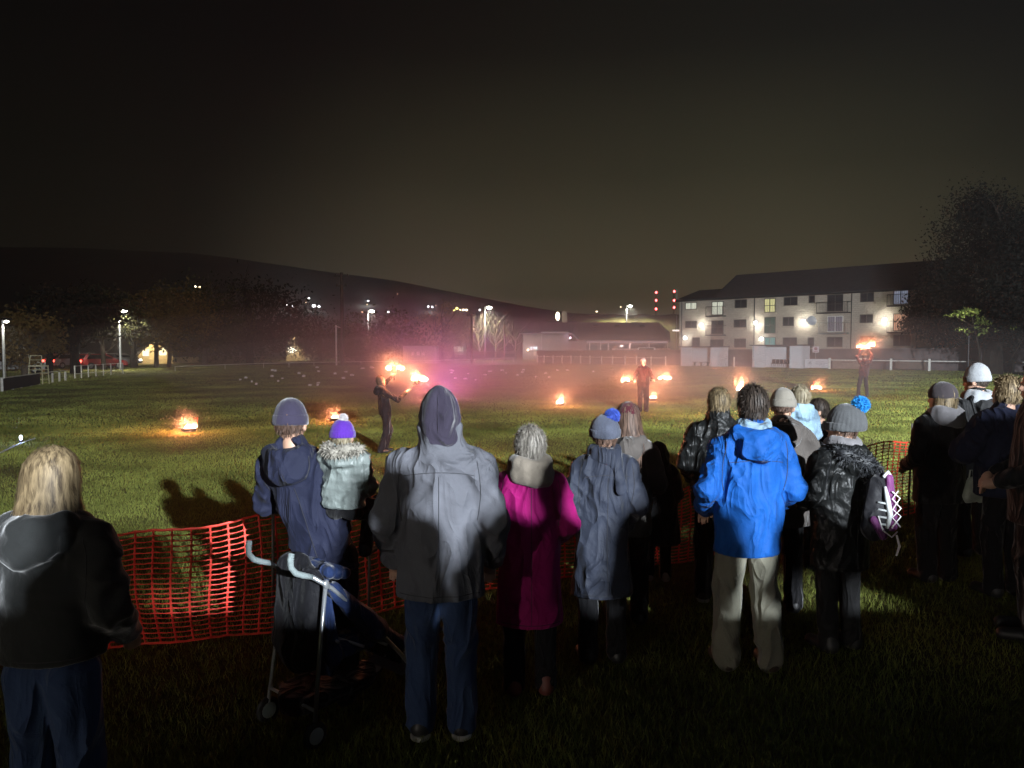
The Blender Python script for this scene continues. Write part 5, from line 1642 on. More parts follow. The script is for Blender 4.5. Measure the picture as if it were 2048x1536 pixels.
# --- the child on his arm
c = Person('small child in a purple bobble hat and silver padded coat, carried by the man', (X_(681, 4.12), 4.14, .665), .97, R(-14), (0, .02), R(16), R(4), 0, 1.0, .009, kid=True)
c.arms = (((-.24, .10, 1.16), (-.14, .26, 1.2)), ((.25, .06, 1.10), (.20, .26, 1.08)))
c.feet = ((-.16, .20, .42), (.16, .20, .42)); c.knees = ((-.17, .24, .80), (.17, .24, .80))
c.body().coat(C_SILVER, .90, 'padded_coat', 1.16, 1.1, .05, .1, 'down', .018, .012, 1.3).trousers(C_DKTROU, 1.0).shoes(S_BLACK)
c.fur([(-.16, .02, 1.50), (-.12, -.12, 1.50), (0, -.20, 1.47), (.12, -.18, 1.50), (.22, -.10, 1.50)], FUR_PALE, 1500, .055, .055, 4)
c.hair(H_FAIR, 700, .07, (.081, .099, .104), .003)
c.beanie(K_PURPLE, (.097, .113, .120), -.022, .15, True, 34, P_WHITE, (.01, -.01, .135), .042)

# --- hooded man in the grey parka
h = Person('tall man in a long grey parka with a plum hood pulled up', (X_(880, 3.9), 3.9, 0), 1.80, R(2), (0, .0), R(-3), R(4), bulk=1.06, res=.0105)
h.arms = (((-.275, -.02, 1.12), (-.255, .11, .90)), ((.275, -.03, 1.12), (.255, .10, .89)))
h.body().coat(C_GREY, .735, 'parka', 1.12, 1.02, .125, .106, None, fold=.013, sleeve=1.18, drape=1.3, shoulder=1.06).seams(.735, 1.36, True).trousers(C_JEANS, 1.12).shoes(S_BLACK, S_WHITE)
B = SDF()
B.ell((0, -.012, .006), (.098, .122, .138), .03); B.cap((0, -.03, .06), (0, -.06, .128), .06, .028, .05); B.cap((0, -.02, -.04), (0, -.03, -.14), .096, .088, .04)
B.ell((0, .14, -.02), (.072, .085, .1), .02, cut=True)
o = skin(B, 'hood', .0085, C_PLUM, h.root, lambda P: -.012 * (ridge(P * [9, 9, 15] + .6 * np.sin(P[..., ::-1] * 17), 4) ** 1.5 - .4) * np.clip(.75 - P[..., 2:3][..., 0] * 5, .25, 1.5), 1, h.hxf)
s_ = MB(); s_.tube([tuple(h.hxf(np.array([x, y, z]))) for x, y, z in ((0.004, -.115, -.11), (.004, -.134, -.05), (.004, -.137, .0), (.004, -.128, .06), (.004, -.112, .10), (.004, -.085, .140))], .0028, 5); s_.build('seam', C_PLUM, o, True)
h.hem_band(C_GREY, .738, .198)

# --- woman in the long magenta coat
w = Person('woman with short grey hair in a long magenta coat and oatmeal scarf', (X_(1060, 4.36), 4.36, 0), 1.575, R(3), (0, .0), R(4), R(4), bulk=1.0, res=.0115)
w.arms = (((-.25, -.01, 1.12), (-.20, .17, 1.0)), ((.25, -.01, 1.12), (.20, .17, 1.0)))
w.body().coat(C_MAGENTA, .48, 'long_coat', 1.08, 1.14, .05, .085, None, fold=.011, sleeve=1.15, drape=.8).seams(.48, None, True).trousers(C_DKTROU, 1.0).shoes(S_RED)
w.scarf(C_SCARF, .055, 1.455, 'scarf', .07, rad=.095, back=.02)
w.hair(H_GREY, 4200, .105, (.092, .108, .112), .0026, 1.9, .1, 1.0, 1.75, .3, clump=.12)

# --- slate blue coat, marled bobble hat
w = Person('woman in a slate blue belted coat and marled bobble hat', (X_(1207, 4.8), 4.8, 0), 1.60, R(8), (.01, .02), R(-6), R(8), 0, 1.02, .0115)
w.arms = (((-.25, -.01, 1.12), (-.22, .13, .95)), ((.25, -.02, 1.12), (.21, .14, .95)))
w.body().coat(C_SLATE, .50, 'coat', 1.02, 1.22, .04, .085, None, fold=.013, sleeve=1.1, waist=.90, drape=1.5).seams(.50, 1.34, True).trousers(C_DKTROU).shoes(S_BLACK)
w.hem_band(C_BLACK, 1.035, .163, name='belt', h=.035)
w.scarf(C_SLATE, .042, 1.46, 'collar_scarf', .05, True)
w.hair(H_BROWN, 900, .10, (.081, .099, .104), .003)
w.beanie(K_SLATE, (.102, .118, .116), -.03, .1, True, 30, P_BLUE, (.045, -.02, .118), .056)

# --- long haired woman behind her
w = Person('woman with long loose brown hair and a dark red hat, beyond the slate blue coat', (X_(1256, 5.5), 5.5, 0), 1.635, R(-12), (0, 0), R(-15), 0, 0, 1.0, .014)
w.body().coat(C_BROWN, .72, 'coat', 1.05, 1.08, .03, .085, 'down', fold=.011).trousers(C_DKTROU).shoes(S_BLACK)
w.hair(H_BROWN, 3200, .42, (.09, .106, .108), .0034, 1.7, -.25, 1.0, 1.5, .25)
w.beanie(K_RED, (.096, .113, .112), .0, .3, False)

# --- hooded child in black
c = Person('child in a long black coat with the hood up, beside the white netting stake', (X_(1318, 6.5), 6.5, 0), 1.20, R(-8), (0, 0), 0, 0, 0, 1.1, .0125, kid=True)
c.body(); c.coat(C_BLACK, .50, 'hooded_coat', 1.16, 1.32, 0, .085, 'up', fold=.015).trousers(C_DKTROU).shoes(S_WHITE)

# --- man in black puffer
m = Person('man with sandy cropped hair in a black padded jacket, left of the blue jacket', (X_(1438, 6.0), 6.0, 0), 1.72, R(-10), (0, 0), R(4), R(4), 0, 1.06, .013)
m.arms = (((-.26, .0, 1.13), (-.2, .18, 1.0)), ((.26, .0, 1.13), (.2, .18, 1.0)))
m.body().coat(C_PARKA, .80, 'padded_jacket', 1.1, 1.0, .085, .096, None, .012, .008, 1.15).trousers(C_DKTROU, 1.05).shoes(S_BLACK, S_WHITE)
m.hair(H_SANDY, 3000, .06, (.083, .101, .106), .0028, 1.95, .1, 1.0, 1.8, .3)

# --- man in the bright blue jacket
m = Person('man with short dark hair in a bright blue jacket and beige trousers', (X_(1500, 4.7), 4.7, 0), 1.80, R(4), (.01, .0), R(3), R(3), 0, 1.03, .0105)
m.arms = (((-.265, -.01, 1.13), (-.22, .16, .98)), ((.265, -.02, 1.13), (.22, .16, .98)))
m.feet = ((-.125, .02), (.135, -.02)); m.knees = ((-.115, .03, .5), (.12, .01, .5))
m.body().coat(C_BLUE, .735, 'jacket', 1.06, 1.0, .05, .085, 'down', fold=.015, sleeve=1.12, drape=1.0).seams(.735, 1.30, False).trousers(C_BEIGE, 1.12, .016).shoes(S_BOOT)
m.scarf(C_SKYB, .03, 1.485, 'inner_hood', .035, rad=.086, back=.012)
m.hair(H_DARK, 3800, .065, (.084, .102, .107), .0026, 1.95, .1, 1.0, 1.85, .3)
m.hem_band(C_BLUE, .86, .186, name='drawcord', h=.012)

# --- stone hat adult with fair child on the shoulder
m = Person('adult in a stone coloured hat and brown coat, right of the blue jacket', (X_(1566, 5.75), 5.75, 0), 1.715, R(-10), (0, 0), R(-12), 0, 0, 1.04, .013)
m.arms = (((-.28, .02, 1.13), (-.18, .2, 1.05)), ((.28, .08, 1.16), (.22, .28, 1.22)))
m.body().coat(C_BROWN, .70, 'coat', 1.08, 1.05, .05, .088, 'down', fold=.011).trousers(C_DKTROU).shoes(S_BLACK)
m.hair(H_BROWN, 600, .05, (.081, .099, .104), .003)
m.beanie(K_STONE, (.097, .112, .122), -.02, .1, True)
c = Person('fair haired child in a pale blue patterned coat, lifted beside the stone hat', (X_(1600, 6.05), 6.05, .66), 1.07, R(12), (0, 0), R(14), R(4), 0, 1.0, .011, kid=True)
c.feet = ((-.16, .16, .42), (.16, .16, .42)); c.knees = ((-.17, .22, .80), (.17, .22, .80))
c.body().coat(C_SKYB, .80, 'coat', 1.1, 1.1, .05, .1, 'down', .012, .012, 1.2).trousers(C_DKTROU).shoes(S_BLACK)
c.hair(H_FAIR, 2200, .085, (.085, .103, .107), .003, 1.95, .1, 1.0, 1.8, .3)

# --- boy looking left
b = Person('boy with dark cropped hair turned to the left, by the bobble hat', (X_(1638, 6.9), 6.9, 0), 1.57, R(30), (0, 0), R(38), 0, 0, .95, .0125, kid=False)
b.body().coat(C_BLACK, .78, 'jacket', 1.0, 1.0, .04, .08, 'down').trousers(C_DKTROU).shoes(S_BLACK)
b.hair(H_DARK, 2600, .055, (.083, .101, .107), .0026, 1.5, .1, 1.1, 1.25, .3)

# --- bobble hat woman with the little backpack
w = Person('woman in a charcoal ribbed hat with azure bobble and a black fur hooded parka', (X_(1688, 5.0), 5.0, 0), 1.63, R(20), (-.01, .0), R(22), R(6), 0, 1.06, .0115)
w.arms = (((-.29, .02, 1.13), (-.17, .22, 1.08)), ((.29, -.02, 1.13), (.18, .18, 1.02)))
w.body().coat(C_PARKA, .62, 'parka', 1.12, 1.06, .03, .09, 'down', fold=.013, sleeve=1.15).seams(.62, None, True).trousers(C_BLACK).shoes(S_BLACK)
w.fur([(-.12, .0, 1.47), (-.10, -.14, 1.46), (.02, -.21, 1.40), (.10, -.20, 1.33), (.11, -.17, 1.24), (.09, -.165, 1.17)], FUR_BLK, 2600, .05, .06, 9)
w.scarf(C_LGREY, .045, 1.47, 'snood', .05, rad=.088)
w.hair(H_BROWN, 700, .10, (.081, .099, .104), .003)
w.beanie(K_CHAR, (.115, .138, .145), -.035, .12, True, 26, P_AZURE, (.035, -.085, .155), .066, (0, -.015), None, .5)
BOB = w

# --- right hand group
w = Person('woman in a dark wool hat and pale hooded black coat, right of the netting', (X_(1884, 6.5), 6.5, 0), 1.73, R(14), (0, 0), R(24), R(4), 0, 1.1, .0125)
w.body().coat(C_BLACK, .72, 'coat', 1.14, 1.05, .04, .088, None).trousers(C_DKTROU, 1.15).shoes(S_BLACK)
w.scarf(C_LGREY, .06, 1.45, 'pale_hood', .05, rad=.10, back=.035)
w.hair(H_SANDY, 1500, .15, (.088, .106, .106), .0032, 1.8, -.35, 1.0, 1.5, .3)
w.beanie(K_DARK, (.102, .12, .118), -.02, .1, False)
BAGP = w
m = Person('man in a tall white knit hat and white collar, far right', (X_(1953, 7.3), 7.3, 0), 1.85, R(14), (0, 0), R(20), R(2), 0, 1.05, .0135)
m.body().coat(C_BLACK, .75, 'jacket', 1.1, 1.0, .05, .09, 'down').trousers(C_DKTROU).shoes(S_BLACK)
m.scarf(K_WHITE, .055, 1.45, 'white_collar', .04, rad=.10, back=.02)
m.hair(H_DARK, 500, .04, (.081, .099, .104), .003)
m.beanie(K_WHITE, (.094, .112, .142), -.022, .12, True)
w = Person('woman with blond pinned up hair in a navy coat, at the right edge', (X_(2020, 6.1), 6.1, 0), 1.80, R(10), (0, .03), R(12), R(4), 0, 1.12, .0125)
w.arms = (((-.32, .06, 1.17), (-.18, .22, 1.2)), ((.30, .0, 1.15), (.2, .2, 1.0)))
w.body().coat(C_NAVY, .82, 'coat', 1.18, 1.06, .05, .09, 'down', fold=.014, sleeve=1.25).trousers(C_DKTROU).shoes(S_BLACK)
w.hair(H_BLOND, 2600, .09, (.089, .107, .112), .003, 1.9, .1, 1.0, 1.7, .3, clump=.15)
B = SDF(); B.ell((.03, -.1, .075), (.05, .05, .042), .02); o = skin(B, 'hair_bun', .009, H_BLOND, w.root, lambda P: -.008 * (ridge(P * 40, 3) - .5), 1, w.hxf)
REF = surf('reflective strip', (.8, .8, .82), .25, .05); REFR = surf('red strip', (.5, .05, .08), .4)
st = MB(); st.tube([tuple(w.p(-.16, -.163, 1.02)), tuple(w.p(-.09, -.182, .985)), tuple(w.p(-.05, -.185, .965))], .011, 6); st.build('reflective_strip', REF, w.last)
st = MB(); st.tube([tuple(w.p(-.05, -.187, .965)), tuple(w.p(-.01, -.188, .985))], .013, 6); st.build('red_strip', REFR, w.last)
m = Person('tall person in dark clothes turned left, cut by the right picture edge', (X_(2078, 5.2), 5.2, 0), 1.94, R(60), (0, 0), R(20), 0, 0, 1.05, .0135)
m.body().coat(C_BLACK, .75, 'jacket', 1.05, 1.0, .05, .088, 'down').trousers(C_DKTROU).shoes(S_BLACK)
m.hair(H_DARK, 1500, .06, (.083, .101, .106), .003)
C_ORANGE = cloth('orange band cloth', (.55, .22, .03), .6, .1, 300, .3)
c = Person('child in a dark coat with an orange band, low between the right hand adults', (X_(1992, 7.9), 7.9, 0), 1.22, R(5), (0, 0), R(10), 0, 0, 1.0, .0135, kid=True)
c.body().coat(C_BLACK, .6, 'coat', 1.1, 1.15, .04, .095, 'down').trousers(C_JEANS).shoes(S_BLACK)
c.hem_band(C_ORANGE, .78, .21, name='orange_band', h=.09)
c.hair(H_BROWN, 1500, .2, (.085, .103, .107), .003)
# ================================================================ little backpack worn by the bobble hat woman
def local_frame(P):
    o = Matrix.Translation(P.loc) @ Matrix.Rotation(P.yaw, 4, 'Z')
    return o
def backpack():
    F = local_frame(BOB)
    r = empty('backpack', F @ Vector((.055, -.262, .86)), BOB.yaw)
    tag(r, 'small purple and black backpack with white laces on the fur hooded parka', 'backpack')
    C_PUR = cloth('purple pack cloth', (.22, .06, .20), .6, .1, 350, .3); C_PB = cloth('black pack cloth', (.02, .02, .024), .6, .1, 350, .3)
    lace = surf('white lace cord', (.75, .74, .72), .6, .05)
    B = SDF(); B.cap((-.03, 0, .05), (.0, 0, .30), .10, .085, .03, .62); B.ell((0, -.03, .12), (.085, .05, .11), .03)
    skin(B, 'pack_body', .0095, C_PB, r, lambda P: -.006 * (ridge(P * [12, 12, 12], 3) - .5), 1)
    B = SDF(); B.cap((.055, -.06, .06), (.03, -.045, .36), .042, .032, .02, .6); skin(B, 'front_panel', .0085, C_PUR, r, lambda P: -.005 * (ridge(P * 14, 8) - .5), 1)
    B = SDF(); B.cap((-.09, -.05, .10), (-.03, -.07, .0), .028, .03, .02, .7); skin(B, 'side_pocket', .0085, C_PUR, r)
    q = MB()
    zz = [(.015, .09), (.085, .15), (.01, .20), (.075, .27)]
    q.tube([(.015, -.09, .05), (.088, -.093, .12), (.012, -.098, .17), (.082, -.088, .235), (.02, -.085, .28)], .0045, 6)
    q.tube([(.088, -.09, .05), (.012, -.097, .12), (.086, -.094, .17), (.016, -.09, .235), (.075, -.078, .28)], .0045, 6)
    q.tube([(-.075, -.07, .13), (-.05, -.085, .04), (.02, -.09, -.01), (.07, -.085, .02)], .0045, 6)
    q.tube([(.06, -.09, .0), (.075, -.1, -.07), (.05, -.1, -.13)], [.007, .009, .006], 6)
    q.build('lace', lace, r, True)
    q = MB(); q.tube([(-.015, -.085, .05), (-.005, -.095, .14), (-.02, -.085, .24), (-.015, -.06, .31)], [.012, .018, .016, .01], 8); q.tube([(-.02, -.05, .37), (.02, -.045, .40), (.05, -.05, .36)], .011, 8)
    q.build('trim', surf('pale pack trim', (.55, .58, .57), .5, .1), r, True)
    q = MB()
    for i in range(4): q.tube([(-.07, -.06, .08 + i * .045), (-.02, -.085, .07 + i * .045)], .007, 6)
    q.build('webbing', surf('grey webbing', (.36, .38, .38), .6, .1), r, True)
    q = MB(); q.tube([(-.02, .0, .36), (-.01, .01, .42), (.03, .01, .42), (.04, 0, .37)], .008, 6); q.build('strap', C_PB, r, True)
backpack()

# plastic bag held by the woman in the wool hat
def plastic_bag():
    F = local_frame(BAGP)
    r = empty('carrier_bag', F @ Vector((.13, -.26, .74)), BAGP.yaw)
    tag(r, 'pale crumpled carrier bag hanging behind the black coat, right of the netting', 'bag')
    B = SDF(); B.cap((-.06, 0, .06), (-.04, 0, .17), .06, .05, .03, .6); B.cap((.05, 0, .05), (.03, 0, .17), .055, .05, .03, .6)
    skin(B, 'bag_body', .009, surf('greenish white film', (.36, .40, .34), .3, .2, 14), r, lambda P: -.016 * (ridge(P * 17, 6) - .5), 1)
    q = MB()
    for x in (-.05, .04): q.tube([(x - .025, 0, .2), (x - .015, 0, .28), (x + .015, 0, .28), (x + .025, 0, .2)], .007, 6)
    q.build('handle', surf('bag handle film', (.42, .46, .4), .35), r, True)
plastic_bag()

# ================================================================ umbrella stroller
def stroller():
    r = empty('stroller', (X_(632, 4.02), 4.02, 0), R(-40)); r.scale = (.94, .94, .96)
    tag(r, 'folding navy and black stroller with pale foam grips, parked behind the carrying man', 'stroller')
    alu = surf('brushed aluminium tube', (.42, .44, .46), .28, .06, 20, metal=.7); foam = surf('pale grey foam grip', (.20, .24, .24), .85, .12, 90, .4, 300)
    navy = cloth('navy stroller cloth', (.022, .042, .125), .6, .1, 350, .3, soft=.4); blk = cloth('black stroller cloth', (.010, .010, .013), .7, .1, 350, .3, soft=.4)
    W = .205
    for sg in (-1, 1):
        x = sg * W
        q = MB(); q.tube([(x, -.20, .93), (x, -.06, .83), (x, .16, .62), (x * 1.05, .42, .33), (x * 1.1, .60, .10)], .0125, 10); q.build('frame_tube', alu, r, True)
        q = MB(); q.tube([(x, -.10, .865), (x, -.14, .55), (x * 1.1, -.20, .10)], .012, 10); q.box((x, -.1, .86), (.03, .035, .05), 0, .3, bev=.006); q.build('rear_leg', alu, r, True)
        q = MB()
        pts = [(x, -.315, 1.075), (x, -.322, 1.045), (x, -.318, 1.0), (x, -.29, .965), (x, -.25, .945), (x, -.19, .922)]
        q.tube(pts, [.015, .0165, .016, .0165, .0165, .016], 12)
        for i in range(4): q.tube([(x, -.316 - .001 * i, 1.07 - i * .012), (x, -.316 - .001 * i, 1.064 - i * .012)], .0175, 12)
        q.build('grip', foam, r, True)
        for y, z in ((.60, .075), (-.20, .075)):
            w = MB(); w.lathe([(.03, -.012), (.062, -.016), (.072, -.008), (.072, .008), (.062, .016), (.03, .012)], (x * 1.12, y, z), 20, Matrix.Rotation(R(90), 3, 'Y'))
            wh = w.build('wheel', surf('stroller tyre', (.02, .02, .02), .8), r, True)
            w = MB(); w.lathe([(.012, -.02), (.045, -.018), (.045, .018), (.012, .02)], (x * 1.12, y, z), 14, Matrix.Rotation(R(90), 3, 'Y')); w.build('hub', surf('grey wheel hub', (.3, .33, .34), .5), wh)
    q = MB(); q.tube([(-W, -.02, .52), (W, .16, .44)], .009, 8); q.tube([(W, -.02, .52), (-W, .16, .44)], .009, 8); q.build('cross_brace', alu, r, True)
    MB().tube([(-W * 1.1, -.19, .2), (W * 1.1, -.19, .2)], .009, 8).build('rear_bar', alu, r, True); MB().tube([(-W, .33, .40), (W, .33, .40)], .009, 8).build('front_bar', alu, r, True)
    # sling seat
    B = SDF(); B.cap((0, -.04, .78), (0, .02, .42), .15, .15, .04, .22); B.cap((-.1, .02, .42), (-.1, .30, .42), .045, .045, .04); B.cap((.1, .02, .42), (.1, .30, .42), .045, .045, .04); B.cap((0, .02, .42), (0, .3, .42), .06, .06, .04)
    skin(B, 'seat', .011, navy, r, lambda P: -.014 * (ridge(P * [9, 9, 6], 12) - .5), 1)
    B = SDF()
    for sg in (-1, 1): B.cap((sg * .17, -.04, .82), (sg * .17, .28, .50), .04, .07, .04); B.cap((sg * .15, .28, .50), (sg * .13, .50, .34), .05, .045, .04)
    skin(B, 'side_panel', .011, navy, r, lambda P: -.010 * (ridge(P * 11, 3) - .5), 1)
    # folded canopy
    B = SDF(); B.cap((-.14, -.03, .90), (.14, -.03, .90), .036, None, .02); B.cap((-.13, .03, .885), (.13, .03, .885), .04, None, .02); B.cap((-.12, .09, .86), (.12, .09, .86), .034, None, .02)
    skin(B, 'canopy', .011, navy, r, lambda P: -.012 * (ridge(P * [7, 22, 22], 5) - .5), 1)
    B = SDF(); B.cap((-.17, -.10, .90), (-.17, -.12, .50), .05, .06, .06); B.cap((.09, -.08, .86), (.08, -.10, .50), .05, .06, .06); B.cap((-.05, -.10, .86), (-.05, -.13, .46), .13, .14, .06, .45); B.cap((-.17, -.12, .5), (.08, -.12, .42), .05, .05, .05)
    skin(B, 'back_cover', .011, blk, r, lambda P: -.012 * (ridge(P * [8, 8, 6], 15) - .5), 1)
    # shopping basket and footrest
    B = SDF(); B.cap((-.13, -.14, .22), (-.13, .26, .22), .04, .04, .04); B.cap((.13, -.14, .22), (.13, .26, .22), .04, .04, .04); B.cap((0, -.14, .19), (0, .26, .19), .12, .12, .04, 1); B.plane((0, 0, .235), (0, 0, 1)); B.plane((0, 0, .13), (0, 0, -1))
    skin(B, 'basket', .011, blk, r, lambda P: -.008 * (ridge(P * 9, 7) - .5), 1)
    q = MB(); q.box((0, .56, .185), (.34, .17, .014), 0, .35, bev=.006); q.build('footrest', surf('grey footrest', (.13, .15, .17), .5, .1), r)
    q = MB(); q.box((0, .50, .30), (.32, .02, .16), 0, -.3, bev=.008); q.build('calf_rest', blk, r)
    q = MB(); q.tube([(-.11, -.06, .74), (-.08, .06, .52), (-.02, .2, .47)], .012, 6); q.tube([(.11, -.06, .74), (.08, .06, .52), (.02, .2, .47)], .012, 6); q.build('harness', blk, r, True)
stroller()

# ================================================================ orange safety netting
M_NET = None
def netting():
    global M_NET
    m, n, b = mat_new('orange netting'); b.inputs['Base Color'].default_value = (.92, .075, .045, 1); b.inputs['Roughness'].default_value = .45
    tr = n.nodes.new('ShaderNodeBsdfTranslucent'); tr.inputs[0].default_value = (.9, .07, .04, 1)
    mx = n.nodes.new('ShaderNodeMixShader'); mx.inputs[0].default_value = .2; out = [x for x in n.nodes if x.type == 'OUTPUT_MATERIAL'][0]
    n.links.new(b.outputs[0], mx.inputs[1]); n.links.new(tr.outputs[0], mx.inputs[2]); n.links.new(mx.outputs[0], out.inputs[0]); M_NET = m
    # ground line and top height along the run, from the photograph
    base = [(-40, 1345), (225, 1311), (400, 1287), (560, 1262), (760, 1228), (970, 1190), (1130, 1160), (1290, 1135), (1350, 1128), (1500, 1098), (1740, 1050), (1842, 1028)]
    tops = [(-40, 1085), (225, 1066), (400, 1048), (560, 1030), (760, 1000), (970, 985), (1130, 975), (1290, 985), (1350, 985), (1500, 950), (1740, 893), (1840, 878)]
    P = [ground_at(x, y) for x, y in base]
    top = [at(t[0], t[1], p.y).z for t, p in zip(tops, P)]
    # arc length parameter
    S = [0]
    for a, c in zip(P[:-1], P[1:]): S.append(S[-1] + (c - a).length)
    def pos(s_): 
        x = np.interp(s_, S, [q.x for q in P]); y = np.interp(s_, S, [q.y for q in P]); t = np.interp(s_, S, top); return x, y, t
    r = empty('safety_netting', P[1]); o = r.location
    tag(r, 'orange plastic safety netting strung between stakes in front of the crowd', 'netting')
    pitch_x, rows = .112, 23
    nc = int(S[-1] / pitch_x)
    def node(i, j):
        s_ = i * pitch_x; x, y, t = pos(s_)
        f = j / (rows - 1)
        sag = .018 * math.sin(i * .9) * f + .02 * math.sin(i * .23 + f * 3)
        ox = .02 * math.sin(f * 4.2 + i * .35) + .035 * (1 - f) * math.sin(i * .16)
        oy = .03 * math.sin(i * .31 + f * 2.5) + .02 * math.sin(i * 1.1)
        d = 1.0
        return Vector((x + ox, y + oy, .03 + (t - .03) * f + sag)) - o
    V, F = [], []
    def strip(pts, w0, w1, th=.0022):
        """flat tape along pts, vertical width w, as thin solid"""
        base_ = len(V)
        for k, p in enumerate(pts):
            w = w0 if k % 2 == 0 else w1
            a, b2 = pts[max(k - 1, 0)], pts[min(k + 1, len(pts) - 1)]
            t = (b2 - a).normalized(); side = t.cross(Vector((-.45, .9, 0)).normalized()); side = side.normalized() * w / 2
            dn = side.cross(t).normalized() * th
            V.extend([p - side - dn, p + side - dn, p + side + dn, p - side + dn])
        for k in range(len(pts) - 1):
            q = base_ + k * 4
            for e in range(4): F.append((q + e, q + (e + 1) % 4, q + 4 + (e + 1) % 4, q + 4 + e))
    grid = [[node(i, j) for j in range(rows)] for i in range(nc + 1)]
    for i in range(nc + 1):                       # broad uprights, waisted between the joins
        pts = []
        for j in range(rows - 1):
            pts += [grid[i][j], (grid[i][j] + grid[i][j + 1]) / 2]
        pts.append(grid[i][-1]); strip(pts, .021, .011)
    for j in range(rows):                         # thin cross strands
        pts = []
        for i in range(nc):
            a, b2 = grid[i][j], grid[i + 1][j]; mid = (a + b2) / 2; mid.z -= .004
            pts += [a, mid]
        pts.append(grid[nc][j]); strip(pts, .012 if 0 < j < rows - 1 else .018, .005 if 0 < j < rows - 1 else .015)
    me = np_mesh('mesh_panel', np.array([tuple(v) for v in V]), np.array(F)); link('mesh_panel', me, r, [m])
    stk = surf('steel netting stake', (.12, .11, .1), .5, .2, metal=.5); wst = surf('white netting stake', (.68, .7, .68), .5, .08)
    for px, h, mt in ((60, 1.05, stk), (548, 1.1, stk), (738, 1.0, stk), (1279, .83, wst), (1585, 1.1, stk), (1812, 1.14, stk)):
        k = float(np.interp(px, [q[0] for q in base], range(len(base)))); i = min(int(k), len(base) - 2); p = P[i].lerp(P[i + 1], k - i) - o
        s_ = MB(); s_.tube([(p.x, p.y - .03, 0), (p.x + .02, p.y - .035, h)], .012 if mt is stk else .02, 8)
        s_.build('stake', mt, r, True)
netting()
# ================================================================ unseen bank and spectators, added behind to cast shadows on the crowd
def spectator_bank():
    V, F = [], []
    prof = [(1.0, -.05), (.6, .2), (.0, .72), (-.4, .99), (-3.4, 1.0), (-4.6, .6), (-5.8, -.05)]
    xs = np.linspace(.3, 18, 30)
    for x in xs:
        for y, z in prof: V.append((x, y + .05 * math.sin(x * 1.7), z + (.02 * math.sin(x * 2.3 + y * 3) if z > 0 else 0)))
    n = len(prof)
    for i in range(len(xs) - 1):
        for j in range(n - 1): F.append((i * n + j, i * n + j + 1, i * n + n + j + 1, i * n + n + j))
    tag(link('spectator_bank', np_mesh('spectator_bank', V, F, True), None, [M_GRASS]), kind='structure')
spectator_bank()
BK = 'unseen spectators added on the bank behind to cast shadows'
for x, y, H, mt, hat, yaw, lab in ((1.13, -1.5, 1.78, C_NAVY, None, 4, 'bare headed spectator in a navy coat on the bank behind, nearest its end'),
                          (1.08, -2.15, 1.80, C_BROWN, K_PLUM, 0, 'spectator in a brown coat and plum hat on the bank behind, nearest its end'),
                          (1.77, -.65, 1.60, C_BLACK, None, 90, 'dark haired spectator in a black coat standing sideways on the bank behind'),
                          (2.38, -.75, 1.70, C_NAVY, K_DARK, 4, 'spectator in a navy coat and dark hat on the bank behind'),
                          (2.86, -1.15, 1.80, C_BROWN, K_STONE, 0, 'spectator in a brown coat and stone hat on the bank behind'),
                          (3.38, -.75, 1.78, C_DKTROU, None, 5, 'bare headed spectator in a charcoal coat on the bank behind'),
                          (4.10, -.8, 1.78, C_PARKA, K_PLUM, -5, 'spectator in a glossy parka and plum hat on the bank behind'),
                          (5.55, -.8, 1.75, C_SLATE, K_CHAR, 6, 'spectator in a slate coat and ribbed hat on the bank behind'),
                          (6.10, -.9, 1.70, C_MAGENTA, None, 0, 'spectator in a magenta coat with bare head on the bank behind')):
    P = Person(lab, (x, y, .98), H, R(yaw), bulk=1.04, res=.02, group=BK)
    P.body().coat(mt, .78, 'coat', 1.05, 1.03, .05, .085, 'down').trousers(C_DKTROU).shoes(S_BLACK)
    P.hair(H_DARK, 500, .06)
    if hat: P.beanie(hat)
# ================================================================ flames and performers' lights
def flame_mat():
    m = bpy.data.materials.new('flame'); m.use_nodes = True; n = m.node_tree; n.nodes.clear()
    tc = n.nodes.new('ShaderNodeTexCoord'); sx = n.nodes.new('ShaderNodeSeparateXYZ'); n.links.new(tc.outputs['Generated'], sx.inputs[0])
    no = n.nodes.new('ShaderNodeTexNoise'); no.inputs['Scale'].default_value = 6; n.links.new(tc.outputs['Generated'], no.inputs['Vector'])
    ad = n.nodes.new('ShaderNodeMath'); ad.operation = 'MULTIPLY_ADD'; ad.inputs[1].default_value = .5; n.links.new(no.outputs['Fac'], ad.inputs[0]); n.links.new(sx.outputs['Z'], ad.inputs[2])
    rp = n.nodes.new('ShaderNodeValToRGB'); n.links.new(ad.outputs[0], rp.inputs[0])
    rp.color_ramp.elements[0].position = .3; rp.color_ramp.elements[0].color = (1, .80, .62, 1)
    rp.color_ramp.elements[1].position = 1.15 / 1.25; rp.color_ramp.elements[1].color = (.85, .09, .04, 1)
    e2 = rp.color_ramp.elements.new(.62); e2.color = (1, .34, .17, 1)
    st = n.nodes.new('ShaderNodeMapRange'); st.inputs[1].default_value, st.inputs[2].default_value = .3, 1.1; st.inputs[3].default_value, st.inputs[4].default_value = 16, 1.6
    n.links.new(ad.outputs[0], st.inputs[0])
    e = n.nodes.new('ShaderNodeEmission'); n.links.new(rp.outputs[0], e.inputs[0]); n.links.new(st.outputs[0], e.inputs[1])
    t = n.nodes.new('ShaderNodeBsdfTransparent'); mx = n.nodes.new('ShaderNodeMixShader'); mx.inputs[0].default_value = .62
    n.links.new(t.outputs[0], mx.inputs[1]); n.links.new(e.outputs[0], mx.inputs[2])
    o = n.nodes.new('ShaderNodeOutputMaterial'); n.links.new(mx.outputs[0], o.inputs[0])
    return m
M_FLAME = flame_mat()
